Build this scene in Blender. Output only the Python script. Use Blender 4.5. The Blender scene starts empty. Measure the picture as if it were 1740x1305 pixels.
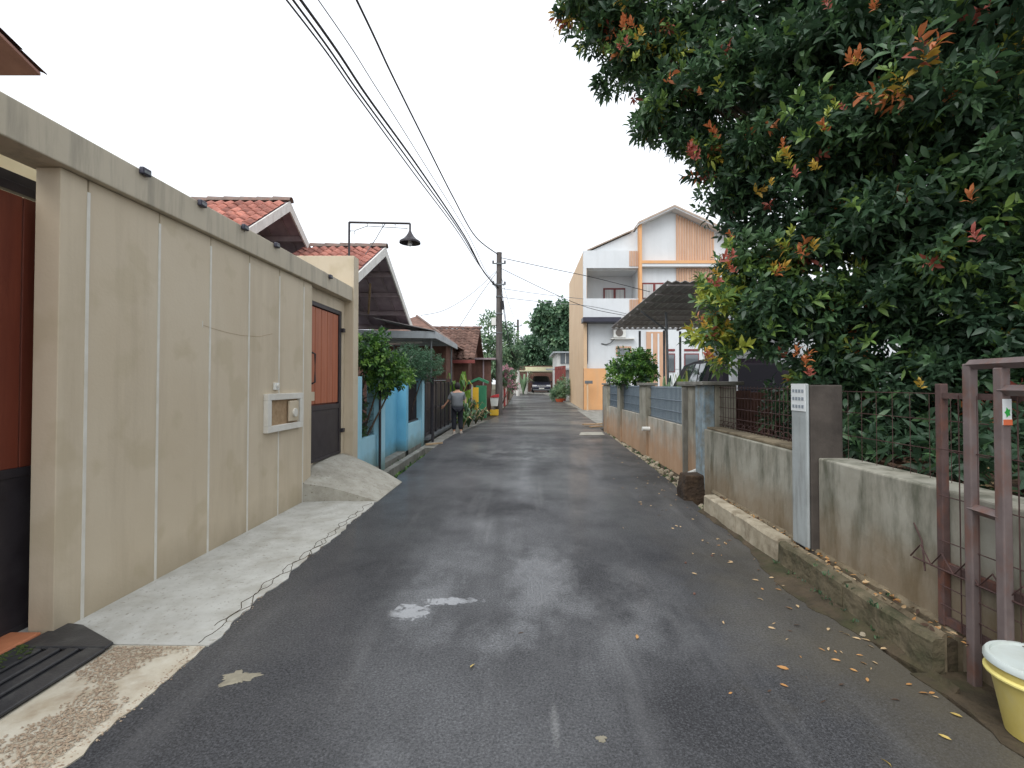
import bpy, math, random
import numpy as np
from mathutils import Vector, Matrix, Euler
R = math.radians
rnd = random.Random(7)
C = bpy.context.scene.collection
scn = bpy.context.scene

# ------------------------------------------------------------------ camera, sky, sun, exposure
PITCH, YAW, EYE = R(1.0), 0.0, 1.5
FPX, CX, CY = 820.0, 893.0, 652-820*math.tan(PITCH)
cam_d = bpy.data.cameras.new('camera'); cam = bpy.data.objects.new('camera', cam_d); C.objects.link(cam)
cam_d.sensor_width = 36.0; cam_d.lens = 36.0*FPX/1740.0
cam_d.shift_y = -(652.5-CY)/1740.0; cam_d.shift_x = -23.0/1740.0
cam_d.clip_start = 0.05; cam_d.clip_end = 2000
cam.location = (0, 0, EYE); cam.rotation_euler = (R(90)+PITCH, 0, YAW)
scn.camera = cam
SUN_EL, SUN_AZ = R(52), R(205)
w = bpy.data.worlds.new('World'); scn.world = w; w.use_nodes = True
nt = w.node_tree; nt.nodes.clear()
out = nt.nodes.new('ShaderNodeOutputWorld'); bg = nt.nodes.new('ShaderNodeBackground')
sky = nt.nodes.new('ShaderNodeTexSky'); sky.sky_type = 'NISHITA'; sky.sun_disc = False
sky.sun_elevation = SUN_EL; sky.sun_rotation = SUN_AZ; sky.dust_density = 3.0
tc = nt.nodes.new('ShaderNodeTexCoord'); nz = nt.nodes.new('ShaderNodeTexNoise')
nz.inputs['Scale'].default_value = 2.2; nz.inputs['Detail'].default_value = 4
rp = nt.nodes.new('ShaderNodeValToRGB')
rp.color_ramp.elements[0].position = .3; rp.color_ramp.elements[0].color = (9.2, 9.7, 10.4, 1)
rp.color_ramp.elements[1].position = .75; rp.color_ramp.elements[1].color = (10.4, 10.8, 11.3, 1)
mx = nt.nodes.new('ShaderNodeMix'); mx.data_type = 'RGBA'; mx.inputs[0].default_value = .93
nt.links.new(tc.outputs['Generated'], nz.inputs['Vector']); nt.links.new(nz.outputs['Fac'], rp.inputs[0])
nt.links.new(sky.outputs[0], mx.inputs[6]); nt.links.new(rp.outputs[0], mx.inputs[7])
nt.links.new(mx.outputs[2], bg.inputs[0]); bg.inputs[1].default_value = .1
nt.links.new(bg.outputs[0], out.inputs[0])
sd = bpy.data.lights.new('sun', 'SUN'); sd.energy = 1.4; sd.angle = R(45); sd.color = (1, .985, .96)
so = bpy.data.objects.new('sun', sd); C.objects.link(so)
so.rotation_euler = (R(90)-SUN_EL, 0, R(180)-SUN_AZ); so.location = (0, 0, 30)
vs = scn.view_settings; vs.view_transform = 'Standard'; vs.look = 'None'; vs.gamma = 1; vs.exposure = 0.52
vs.use_curve_mapping = False

# ------------------------------------------------------------------ helpers
RC = Euler((R(90)+PITCH, 0, YAW)).to_matrix()
def at(px, py, Y):
    d = RC @ Vector(((px-CX)/FPX, (CY-py)/FPX, -1.0)); t = Y/d.y
    return Vector((d.x*t, Y, EYE+d.z*t))
def gz(Y): return 0.0 if Y < 20 else .02*(min(Y, 60)-20)
def col(r, g, b):
    f = lambda v: (v/255)/12.92 if v/255 <= .04045 else ((v/255+.055)/1.055)**2.4
    return (f(r), f(g), f(b), 1)

class NT:
    def __init__(s, m): s.t = m.node_tree
    def n(s, k, **kw):
        x = s.t.nodes.new(k)
        for a, v in kw.items(): setattr(x, a, v)
        return x
    def l(s, a, b): s.t.links.new(a, b)
M = {}
def mat(name, c1, c2=None, rough=.75, scale=3., bump=.15, bscale=45., bdist=.01, stain=None, st_amt=.6, st_scale=(2.5, 2.5, .35),
        st_lo=.48, st_hi=.68, low=None, rand=0., metal=0., spec=.4, spk=None, vec_scale=(1, 1, 1), trans=0., coat=0.):
    m = bpy.data.materials.new(name); m.use_nodes = True; k = NT(m); b = m.node_tree.nodes['Principled BSDF']
    b.inputs['Roughness'].default_value = rough; b.inputs['Metallic'].default_value = metal
    b.inputs['Specular IOR Level'].default_value = spec; b.inputs['Coat Weight'].default_value = coat
    g = k.n('ShaderNodeNewGeometry'); P = g.outputs['Position']
    mp = k.n('ShaderNodeMapping'); mp.inputs['Scale'].default_value = vec_scale; k.l(P, mp.inputs[0])
    n1 = k.n('ShaderNodeTexNoise'); n1.inputs['Scale'].default_value = scale; n1.inputs['Detail'].default_value = 6; n1.inputs['Roughness'].default_value = .6
    k.l(mp.outputs[0], n1.inputs['Vector'])
    def mix(fac, a, bb, bt='MIX'):
        x = k.n('ShaderNodeMix', data_type='RGBA', blend_type=bt)
        for s_, v in ((0, fac), (6, a), (7, bb)):
            if isinstance(v, (int, float, tuple)): x.inputs[s_].default_value = v
            else: k.l(v, x.inputs[s_])
        return x.outputs[2]
    def ramp(v, lo, hi):
        r = k.n('ShaderNodeMapRange'); r.inputs[1].default_value = lo; r.inputs[2].default_value = hi; k.l(v, r.inputs[0]); return r.outputs[0]
    def math_(op, a, bb):
        x = k.n('ShaderNodeMath', operation=op)
        for i, v in enumerate((a, bb)):
            if isinstance(v, (int, float)): x.inputs[i].default_value = v
            else: k.l(v, x.inputs[i])
        return x.outputs[0]
    cc = mix(ramp(n1.outputs['Fac'], .3, .7), c1, c2 or tuple(v*.82 for v in c1[:3])+(1,))
    if spk:
        n3 = k.n('ShaderNodeTexNoise'); n3.inputs['Scale'].default_value = spk[1]; n3.inputs['Detail'].default_value = 3; k.l(P, n3.inputs['Vector'])
        cc = mix(ramp(n3.outputs['Fac'], spk[2], spk[2]+.08), cc, spk[0])
    if stain:
        mp2 = k.n('ShaderNodeMapping'); mp2.inputs['Scale'].default_value = st_scale; k.l(P, mp2.inputs[0])
        n2 = k.n('ShaderNodeTexNoise'); n2.inputs['Scale'].default_value = 1.6; n2.inputs['Detail'].default_value = 8; n2.inputs['Roughness'].default_value = .65
        k.l(mp2.outputs[0], n2.inputs['Vector'])
        cc = mix(math_('MULTIPLY', ramp(n2.outputs['Fac'], st_lo, st_hi), st_amt), cc, stain)
    if low:
        sx = k.n('ShaderNodeSeparateXYZ'); k.l(P, sx.inputs[0])
        n4 = k.n('ShaderNodeTexNoise'); n4.inputs['Scale'].default_value = 3.5; n4.inputs['Detail'].default_value = 5; k.l(P, n4.inputs['Vector'])
        zz = math_('ADD', sx.outputs[2], math_('MULTIPLY', math_('SUBTRACT', n4.outputs['Fac'], .5), -low[3]))
        cc = mix(math_('MULTIPLY', ramp(zz, low[2], low[1]), low[4]), cc, low[0])
    if rand:
        oi = k.n('ShaderNodeObjectInfo'); hs = k.n('ShaderNodeHueSaturation')
        mr = k.n('ShaderNodeMapRange'); mr.inputs[3].default_value = 1-rand; mr.inputs[4].default_value = 1+rand; k.l(oi.outputs['Random'], mr.inputs[0])
        k.l(mr.outputs[0], hs.inputs['Value']); k.l(cc, hs.inputs['Color']); cc = hs.outputs[0]
    k.l(cc, b.inputs['Base Color'])
    if bump:
        nb = k.n('ShaderNodeTexNoise'); nb.inputs['Scale'].default_value = bscale; nb.inputs['Detail'].default_value = 4; k.l(mp.outputs[0], nb.inputs['Vector'])
        bp = k.n('ShaderNodeBump'); bp.inputs['Strength'].default_value = bump; bp.inputs['Distance'].default_value = bdist
        k.l(nb.outputs['Fac'], bp.inputs['Height']); k.l(bp.outputs[0], b.inputs['Normal'])
    if trans:
        tr = k.n('ShaderNodeBsdfTranslucent'); k.l(cc, tr.inputs[0]); ms = k.n('ShaderNodeMixShader'); ms.inputs[0].default_value = trans
        o = m.node_tree.nodes['Material Output']; k.l(b.outputs[0], ms.inputs[1]); k.l(tr.outputs[0], ms.inputs[2]); k.l(ms.outputs[0], o.inputs[0])
    M[name] = m; return m

def asphalt(name, c1, c2, wet_lo, wet_hi, rmin, rmax, puddle=None, wvs=(1, .55, 1), marks=(), wetc=()):
    m = bpy.data.materials.new(name); m.use_nodes = True; k = NT(m); b = m.node_tree.nodes['Principled BSDF']
    P = k.n('ShaderNodeNewGeometry').outputs['Position']
    def noise(sc, det, vs=(1, 1, 1), loc=(0, 0, 0), ro=.6):
        mp = k.n('ShaderNodeMapping'); mp.inputs['Scale'].default_value = vs; mp.inputs['Location'].default_value = loc; k.l(P, mp.inputs[0])
        n = k.n('ShaderNodeTexNoise'); n.inputs['Scale'].default_value = sc; n.inputs['Detail'].default_value = det; n.inputs['Roughness'].default_value = ro
        k.l(mp.outputs[0], n.inputs['Vector']); return n.outputs['Fac']
    def ramp(v, lo, hi, a=0., z=1.):
        r = k.n('ShaderNodeMapRange'); r.inputs[1].default_value = lo; r.inputs[2].default_value = hi; r.inputs[3].default_value = a; r.inputs[4].default_value = z
        k.l(v, r.inputs[0]); return r.outputs[0]
    def mix(fac, a, bb, bt='MIX'):
        x = k.n('ShaderNodeMix', data_type='RGBA', blend_type=bt)
        for s_, v in ((0, fac), (6, a), (7, bb)):
            if isinstance(v, (int, float, tuple)): x.inputs[s_].default_value = v
            else: k.l(v, x.inputs[s_])
        return x.outputs[2]
    def mt(op, a, bb):
        x = k.n('ShaderNodeMath', operation=op)
        for i, v in enumerate((a, bb)):
            if isinstance(v, (int, float)): x.inputs[i].default_value = v
            else: k.l(v, x.inputs[i])
        return x.outputs[0]
    base = mix(ramp(noise(.8, 5, (1, .35, 1)), .35, .65), c1, c2)
    # stone chips of the asphalt
    vo = k.n('ShaderNodeTexVoronoi'); vo.inputs['Scale'].default_value = 170; k.l(P, vo.inputs['Vector'])
    sepc = k.n('ShaderNodeSeparateColor'); k.l(vo.outputs['Color'], sepc.inputs[0])
    base = mix(ramp(sepc.outputs[0], .5, 1., 0, .38), base, tuple(min(1, v*2.6) for v in c2[:3])+(1,))
    base = mix(ramp(noise(85, 4, ro=.75), .46, .62, 0, .75), base, tuple(v*.35 for v in c1[:3])+(1,))
    # dust and mud worn along wheel tracks and the right hand verge
    base = mix(ramp(noise(1.2, 6, (2.4, .22, 1), (3.1, 0, 0)), .54, .74, 0, .45), base, (.15, .15, .152, 1))
    sx = k.n('ShaderNodeSeparateXYZ'); k.l(P, sx.inputs[0])
    vg = ramp(mt('ADD', sx.outputs[0], mt('MULTIPLY', mt('SUBTRACT', noise(1.7, 5), .5), 1.7)), 1.1, 2.0, 0, .62)
    vy = ramp(sx.outputs[1], 3.2, 5.2, 1, .25)
    base = mix(mt('MULTIPLY', vg, vy), base, (.115, .1, .07, 1))
    def ell(x, y, rx, ry):
        ax = mt('DIVIDE', mt('SUBTRACT', sx.outputs[0], x), rx); ay = mt('DIVIDE', mt('SUBTRACT', sx.outputs[1], y), ry)
        return mt('ADD', mt('MULTIPLY', ax, ax), mt('MULTIPLY', ay, ay))
    for (x, y, rx, ry, am) in marks:      # worn paint and dust scuffs
        f = ramp(mt('ADD', ell(x, y, rx, ry), mt('MULTIPLY', mt('SUBTRACT', noise(70, 6, ro=.85), .5), 7)), 1.2, -.6, 0, am)
        base = mix(f, base, (.34, .34, .33, 1))
    k.l(base, b.inputs['Base Color'])
    wet = ramp(noise(.95, 6, wvs, (5.2, 1.7, 0)), wet_lo, wet_hi)
    for (x, y, rx, ry) in wetc: wet = mt('MAXIMUM', wet, mt('MULTIPLY', ramp(ell(x, y, rx, ry), 1, .15), ramp(noise(2.2, 6, (1, .7, 1), (1, 4, 0)), .38, .6)))
    # fine breakup, so that wet asphalt is speckled
    br = ramp(noise(75, 4, ro=.7), .38, .62, .0, 1.)
    wf = mt('MULTIPLY', wet, ramp(br, 0, 1, .3, 1))
    ro = ramp(wf, 0, 1, rmax, rmin)
    bs = .55
    if puddle:
        d = None
        for (x, y, rx, ry) in puddle:
            ax = mt('DIVIDE', mt('SUBTRACT', sx.outputs[0], x), rx); ay = mt('DIVIDE', mt('SUBTRACT', sx.outputs[1], y), ry)
            dd = mt('ADD', mt('MULTIPLY', ax, ax), mt('MULTIPLY', ay, ay)); d = dd if d is None else mt('MINIMUM', d, dd)
        d = mt('ADD', d, mt('MULTIPLY', mt('SUBTRACT', noise(15, 8, ro=.8), .5), 6.5))
        pf = ramp(d, .75, .55)
        ro = mt('MULTIPLY', ro, ramp(pf, 0, 1, 1, .08)); bst = ramp(pf, 0, 1, bs, .02)
    sp = ramp(wf, 0, 1, .06, 1.0); ct = mt('MULTIPLY', wf, .55)
    if puddle: sp = mt('MAXIMUM', sp, pf); ct = mt('MAXIMUM', ct, pf)
    k.l(ro, b.inputs['Roughness']); k.l(sp, b.inputs['Specular IOR Level']); k.l(ct, b.inputs['Coat Weight']); b.inputs['Coat Roughness'].default_value = .12; b.inputs['Coat IOR'].default_value = 1.5
    hb = mt('ADD', sepc.outputs[1], mt('MULTIPLY', noise(110, 3), .8))
    bp = k.n('ShaderNodeBump'); bp.inputs['Distance'].default_value = .004; k.l(hb, bp.inputs['Height'])
    if puddle: k.l(bst, bp.inputs['Strength'])
    else: bp.inputs['Strength'].default_value = bs
    k.l(bp.outputs[0], b.inputs['Normal']); M[name] = m

def glass(name, c, rough=.05):
    m = mat(name, c, c, rough=rough, bump=0, spec=.8, coat=.6); return m

asphalt('asphalt_new', (.044, .044, .047, 1), (.064, .065, .069, 1), .38, .74, .16, .66, [(-.76, 3.2, .15, .13), (-.52, 3.36, .22, .06)], (.7, .55, 1), [(.13, 2.15, .02, .15, .38), (.21, 6.9, .04, .9, .14), (-.38, 4.9, .03, .5, .12)], [(-.1, 3.5, 1.3, 1.5), (-.55, 2.3, .3, .9), (.8, 3.3, .5, .9), (.2, 10.5, 1.6, 1.6)])
asphalt('asphalt_old', (.06, .06, .062, 1), (.095, .093, .09, 1), .42, .66, .2, .62, None, (.4, .7, 1))
mat('tan_paint', col(206, 193, 170), col(198, 183, 158), rough=.6, scale=1.1, bump=.12, bscale=50, stain=col(174, 159, 135), st_amt=.4, st_scale=(3, 3, .3), low=(col(150, 136, 112), -.05, .3, .3, .6), spk=(col(194, 180, 154), 2.5, .56))
mat('beam_paint', col(190, 180, 160), col(180, 170, 150), rough=.65, scale=2, bump=.08, stain=col(120, 116, 105), st_amt=.5, st_scale=(6, 6, .5))
mat('joint_white', col(222, 220, 212), col(205, 200, 188), rough=.6, scale=6, bump=.1)
mat('concrete_pale', col(190, 190, 184), col(170, 169, 162), rough=.8, scale=5, bump=.5, bscale=24, stain=col(140, 134, 120), st_amt=.5, st_scale=(2.2, 2.2, 2.2), spk=(col(150, 146, 136), 40, .62))
mat('concrete_ramp', col(176, 173, 162), col(150, 146, 134), rough=.85, scale=6, bump=.7, spk=(col(126, 120, 108), 34, .62), bscale=26, stain=col(110, 104, 90), st_amt=.55, st_scale=(1.6, 1.6, 1.6))
mat('concrete_grey', col(150, 148, 140), col(112, 110, 102), rough=.88, scale=3.4, bump=.4, bscale=30, stain=col(78, 74, 62), st_amt=.6, st_scale=(2, 2, .5))
mat('wall_grey', col(164, 162, 150), col(136, 132, 118), rough=.88, scale=2.4, bump=.35, bscale=22, stain=col(72, 74, 58), st_amt=.8, st_scale=(3.0, 3.0, .8), st_lo=.46, st_hi=.66, low=(col(126, 102, 72), .3, .62, .5, .55))
mat('wall_mud', col(192, 186, 172), col(158, 152, 140), rough=.88, scale=3, bump=.35, bscale=24, stain=col(104, 100, 86), st_amt=.65, st_scale=(4, 4, .4), low=(col(188, 142, 102), .2, .75, .9, .7))
mat('post_bluegrey', col(168, 174, 174), col(146, 152, 152), rough=.8, scale=4, bump=.15, stain=col(96, 92, 80), st_amt=.6, st_scale=(5, 5, .6))
mat('pillar_render', col(176, 172, 158), col(136, 132, 118), rough=.88, scale=3, bump=.3, stain=col(92, 88, 74), st_amt=.75, st_scale=(3, 3, .5), low=(col(176, 128, 86), .2, .75, .5, .6))
mat('pillar_flaking', col(150, 168, 178), col(120, 118, 106), rough=.85, scale=9, bump=.4, stain=col(70, 120, 150), st_amt=.5, st_scale=(7, 7, 2))
mat('kerb_pale', col(182, 172, 152), col(142, 132, 112), rough=.9, scale=5, bump=.6, bscale=20, stain=col(92, 78, 56), st_amt=.7, st_scale=(3, 3, 3))
mat('kerb_mossy', col(112, 102, 82), col(70, 66, 48), rough=.95, scale=6, bump=1., bscale=18, bdist=.02, stain=col(48, 54, 32), st_amt=.75, st_scale=(3, 3, 3))
mat('kerb_top', col(140, 128, 106), col(98, 86, 66), rough=.92, scale=5, bump=.5, bscale=24, stain=col(60, 50, 36), st_amt=.7, st_scale=(3, 3, 3))
mat('post_shade_grime', col(84, 77, 71), col(58, 53, 49), rough=.95, scale=4, bump=.4, bscale=24, stain=col(52, 46, 42), st_amt=.7, st_scale=(3, 3, .8))  # tree shade painted in along with the dirt on the post's camera side
mat('mud', col(84, 72, 56), col(52, 46, 34), rough=.95, scale=5, bump=.8, bscale=16, bdist=.03, stain=col(52, 60, 30), st_amt=.55, st_scale=(2, 2, 2))
mat('soil_dark', col(70, 56, 44), col(44, 36, 30), rough=1, scale=5, bump=1, bscale=18, bdist=.04, stain=col(104, 84, 62), st_amt=.4, st_scale=(3, 3, 3))
mat('earth', col(96, 88, 70), col(70, 66, 50), rough=1, scale=.6, bump=.5, bscale=6, stain=col(60, 72, 40), st_amt=.5, st_scale=(.6, .6, .6))
mat('pebble_base', col(198, 193, 178), col(174, 163, 142), rough=.85, scale=6, bump=.4, bscale=40, stain=col(134, 112, 86), st_amt=.55, st_scale=(3, 3, 3))
mat('pebble', col(194, 176, 152), col(108, 86, 70), rough=.3, scale=70, bump=0, spec=.6)
mat('step_tile', col(196, 128, 92), col(168, 104, 72), rough=.6, scale=5, bump=.1)
mat('rubber', col(62, 62, 64), col(44, 44, 46), rough=.42, scale=6, bump=.2, bscale=90, stain=col(92, 92, 88), st_amt=.4, st_scale=(6, 6, 6))
mat('moss', col(70, 84, 40), col(46, 58, 26), rough=1, scale=20, bump=.4)
mat('gate_red', col(122, 62, 44), col(96, 44, 32), rough=.5, scale=2, bump=.12, vec_scale=(6, 6, .6), rand=.12)
mat('door_wood', col(184, 110, 78), col(162, 90, 62), rough=.45, scale=3, bump=.12, vec_scale=(7, 7, .5), rand=.08)
mat('dark_steel', col(62, 58, 62), col(46, 42, 46), rough=.45, scale=6, bump=.08, metal=.2)
mat('brown_steel', col(120, 108, 106), col(100, 88, 86), rough=.55, scale=7, bump=.12, metal=.1, stain=col(120, 72, 46), st_amt=.55, st_scale=(6, 6, 3))
mat('rust_steel', col(100, 80, 76), col(76, 60, 58), rough=.7, scale=9, bump=.2, metal=.1, stain=col(130, 74, 44), st_amt=.6, st_scale=(6, 6, 3))
mat('wire_rust', col(88, 64, 60), col(66, 48, 46), rough=.7, scale=9, bump=0, metal=.2)
mat('wire_grey', col(112, 124, 134), col(90, 102, 112), rough=.5, scale=9, bump=0, metal=.3)
mat('screen_blue', col(178, 190, 196), col(158, 172, 180), rough=.6, scale=4, bump=.05)
mat('grey_steel', col(122, 126, 128), col(98, 102, 104), rough=.5, scale=6, bump=.05, metal=.3)
mat('cable', col(34, 34, 38), col(30, 30, 34), rough=.6, bump=0)
mat('cable_grey', col(120, 122, 126), col(110, 112, 116), rough=.6, bump=0)
mat('roof_red', col(188, 124, 108), col(136, 82, 72), rough=.75, scale=3, bump=.3, bscale=30, rand=.32, stain=col(112, 80, 74), st_amt=.6, st_scale=(5, 5, 5))
mat('roof_brown', col(128, 100, 88), col(90, 66, 58), rough=.85, scale=3, bump=.3, bscale=30, rand=.2, stain=col(72, 60, 54), st_amt=.7, st_scale=(4, 4, 4))
mat('ridge_grey', col(132, 118, 110), col(104, 90, 84), rough=.85, scale=5, bump=.3, stain=col(150, 100, 84), st_amt=.4, st_scale=(4, 4, 4))
mat('roof_under', col(184, 166, 174), col(156, 138, 148), rough=.9, scale=4, bump=.2)
mat('roof_under_brown', col(150, 112, 100), col(130, 94, 84), rough=.8, scale=4, bump=.1)
mat('timber_dark', col(176, 160, 164), col(146, 130, 134), rough=.85, scale=4, bump=.15)
mat('white_board', col(222, 220, 214), col(200, 198, 192), rough=.6, scale=3, bump=.08, stain=col(150, 140, 128), st_amt=.4, st_scale=(5, 5, 2))
mat('house_wall_grey', col(206, 206, 202), col(186, 186, 182), rough=.75, scale=2, bump=.1, stain=col(150, 148, 142), st_amt=.4)
mat('cream_wall', col(226, 214, 178), col(212, 198, 160), rough=.75, scale=2, bump=.1)
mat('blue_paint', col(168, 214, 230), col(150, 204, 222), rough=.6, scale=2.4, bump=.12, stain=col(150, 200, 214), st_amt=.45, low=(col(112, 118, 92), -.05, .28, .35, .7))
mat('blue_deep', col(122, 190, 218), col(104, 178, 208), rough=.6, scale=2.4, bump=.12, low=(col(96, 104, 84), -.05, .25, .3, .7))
mat('canopy_grey', col(172, 178, 182), col(150, 156, 160), rough=.55, scale=3, bump=.06, stain=col(90, 92, 92), st_amt=.4)
mat('canopy_under', col(150, 156, 156), col(124, 128, 128), rough=.7, scale=3, bump=.05)
mat('carport_sheet', col(176, 170, 168), col(148, 142, 140), rough=.6, scale=3, bump=.08, stain=col(96, 90, 88), st_amt=.5)
mat('white_paint', col(214, 217, 219), col(206, 210, 212), rough=.6, scale=1.2, bump=.05, stain=col(192, 194, 194), st_amt=.3, st_scale=(2, 2, .3))
mat('orange_paint', col(222, 170, 120), col(212, 158, 108), rough=.65, scale=1.2, bump=.06, stain=col(196, 160, 126), st_amt=.5, st_scale=(1.6, 1.6, .25))
mat('peach_paint', col(214, 186, 152), col(206, 174, 138), rough=.65, scale=1.2, bump=.06, stain=col(186, 160, 132), st_amt=.45, st_scale=(1.6, 1.6, .25))
mat('slat_wood', col(204, 166, 138), col(190, 148, 118), rough=.55, scale=3, bump=.08, vec_scale=(3, 3, .5), rand=.06)
mat('slat_back', col(238, 226, 214), col(228, 212, 198), rough=.7, bump=.03)
mat('red_frame', col(126, 56, 56), col(104, 44, 44), rough=.5, scale=4, bump=.05)
mat('curtain', col(206, 206, 204), col(150, 150, 150), rough=.9, scale=12, bump=.1, vec_scale=(1, 1, .05))
mat('fascia_dark', col(58, 58, 72), col(46, 46, 58), rough=.4, scale=4, bump=.04)
mat('roof_edge', col(184, 166, 150), col(160, 142, 128), rough=.6, bump=.05)
mat('ac_white', col(226, 226, 220), col(212, 212, 206), rough=.5, bump=.02)
mat('ac_grille', col(120, 112, 104), col(96, 90, 84), rough=.6, bump=.05)
mat('car_black', col(34, 28, 36), col(28, 22, 30), rough=.5, bump=0, spec=.12, coat=.06)
mat('car_blue', col(40, 44, 66), col(34, 38, 58), rough=.25, bump=0, spec=.6, coat=.7)
glass('car_glass', col(36, 40, 46)); glass('window_glass', col(90, 96, 100), .08)
mat('tinted_glass', col(26, 24, 30), col(22, 20, 26), rough=.3, bump=0, spec=.1)
mat('tyre', col(30, 30, 31), col(22, 22, 23), rough=.85, bump=.1)
mat('chrome', col(200, 200, 202), col(180, 180, 184), rough=.2, metal=.9, bump=0)
mat('lamp_glass', col(230, 232, 236), col(214, 216, 222), rough=.1, bump=0, spec=.8)
mat('bucket_yellow', col(206, 190, 112), col(188, 170, 92), rough=.45, scale=4, bump=.05, stain=col(196, 186, 140), st_amt=.5, st_scale=(4, 4, 3))
mat('bucket_lid', col(204, 212, 208), col(190, 200, 196), rough=.45, scale=4, bump=.05, stain=col(170, 172, 160), st_amt=.4, st_scale=(4, 4, 4))
mat('rim_yellow', col(232, 222, 150), col(220, 206, 120), rough=.45, bump=.03)
mat('bark', col(92, 78, 66), col(62, 52, 44), rough=.95, scale=8, bump=.6, bscale=30, vec_scale=(3, 3, .6))
mat('pole_concrete', col(104, 98, 94), col(72, 68, 66), rough=.9, scale=4, bump=.3, vec_scale=(3, 3, .4))
mat('plastic_white', col(226, 226, 220), col(210, 210, 204), rough=.5, bump=.02)
mat('red_paint', col(196, 62, 66), col(172, 50, 54), rough=.5, bump=.04, stain=col(150, 70, 66), st_amt=.3)
mat('yellow_paint', col(220, 178, 60), col(220, 172, 40), rough=.5, bump=.04)
mat('green_paint', col(62, 138, 100), col(48, 116, 82), rough=.5, bump=.04, stain=col(60, 120, 90), st_amt=.4)
mat('lime_plastic', col(150, 186, 74), col(130, 168, 60), rough=.5, bump=.04)
mat('redbrown_paint', col(146, 78, 72), col(120, 60, 56), rough=.65, bump=.08, scale=4)
mat('brown_wall', col(120, 88, 76), col(92, 66, 58), rough=.9, scale=3, bump=.3, stain=col(70, 54, 48), st_amt=.5)
mat('roof_pale', col(214, 210, 180), col(190, 188, 160), rough=.6, bump=.05)
mat('terracotta', col(204, 102, 66), col(180, 84, 52), rough=.7, bump=.05)
mat('skin', col(206, 160, 134), col(196, 148, 122), rough=.55, bump=0)
mat('shirt_grey', col(128, 132, 136), col(112, 116, 120), rough=.95, scale=5, bump=.15, bscale=9, bdist=.03)
mat('trousers_dark', col(44, 46, 54), col(34, 36, 42), rough=.9, scale=8, bump=.2)
mat('hair_black', col(38, 32, 32), col(28, 24, 24), rough=.6, bump=.2, scale=20)
mat('shoe', col(206, 196, 184), col(180, 168, 156), rough=.7, bump=.05)
mat('sign_white', col(226, 230, 230), col(212, 216, 216), rough=.5, bump=.02)
mat('ink', col(140, 148, 156), col(130, 138, 146), rough=.6, bump=0)
mat('sticker_green', col(52, 170, 72), col(40, 150, 60), rough=.5, bump=0)
mat('sticker_orange', col(214, 112, 72), col(200, 100, 64), rough=.5, bump=0)
mat('plank_pale', col(176, 150, 118), col(148, 122, 92), rough=.85, scale=5, bump=.15, vec_scale=(1, 4, 4))
mat('cement_splash', col(150, 144, 126), col(118, 112, 98), rough=.9, scale=12, bump=.4)
def leafmat(n, c1, c2, tr=.28, rough=.42): mat(n, c1, c2, rough=rough, scale=2.5, bump=0, spec=.45, trans=tr)
leafmat('leaf_dark', col(66, 92, 66), col(50, 74, 56)); leafmat('leaf_mid', col(88, 118, 76), col(64, 96, 64))
leafmat('leaf_bright', col(126, 154, 78), col(98, 130, 68)); leafmat('leaf_lime', col(176, 182, 78), col(146, 160, 70))
leafmat('leaf_orange', col(206, 132, 82), col(186, 108, 70)); leafmat('leaf_red', col(186, 104, 88), col(156, 82, 72)); leafmat('leaf_yellow', col(206, 176, 76), col(190, 150, 64))
leafmat('bush_green', col(92, 134, 66), col(62, 102, 48)); leafmat('bush_bright', col(136, 174, 84), col(102, 142, 62)); leafmat('bush_blue', col(88, 124, 92), col(66, 102, 76))
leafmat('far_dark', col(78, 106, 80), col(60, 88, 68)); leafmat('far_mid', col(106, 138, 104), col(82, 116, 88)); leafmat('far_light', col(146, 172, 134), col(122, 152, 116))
leafmat('flower_pink', col(206, 160, 170), col(188, 134, 150)); leafmat('fallen_pale', col(206, 180, 140), col(180, 150, 112), .1, .7)
leafmat('fallen_orange', col(194, 148, 92), col(170, 120, 70), .1, .6); leafmat('fallen_yellow', col(204, 180, 108), col(186, 160, 90), .1, .6); leafmat('fallen_brown', col(96, 74, 58), col(72, 54, 42), .1, .8)

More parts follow.
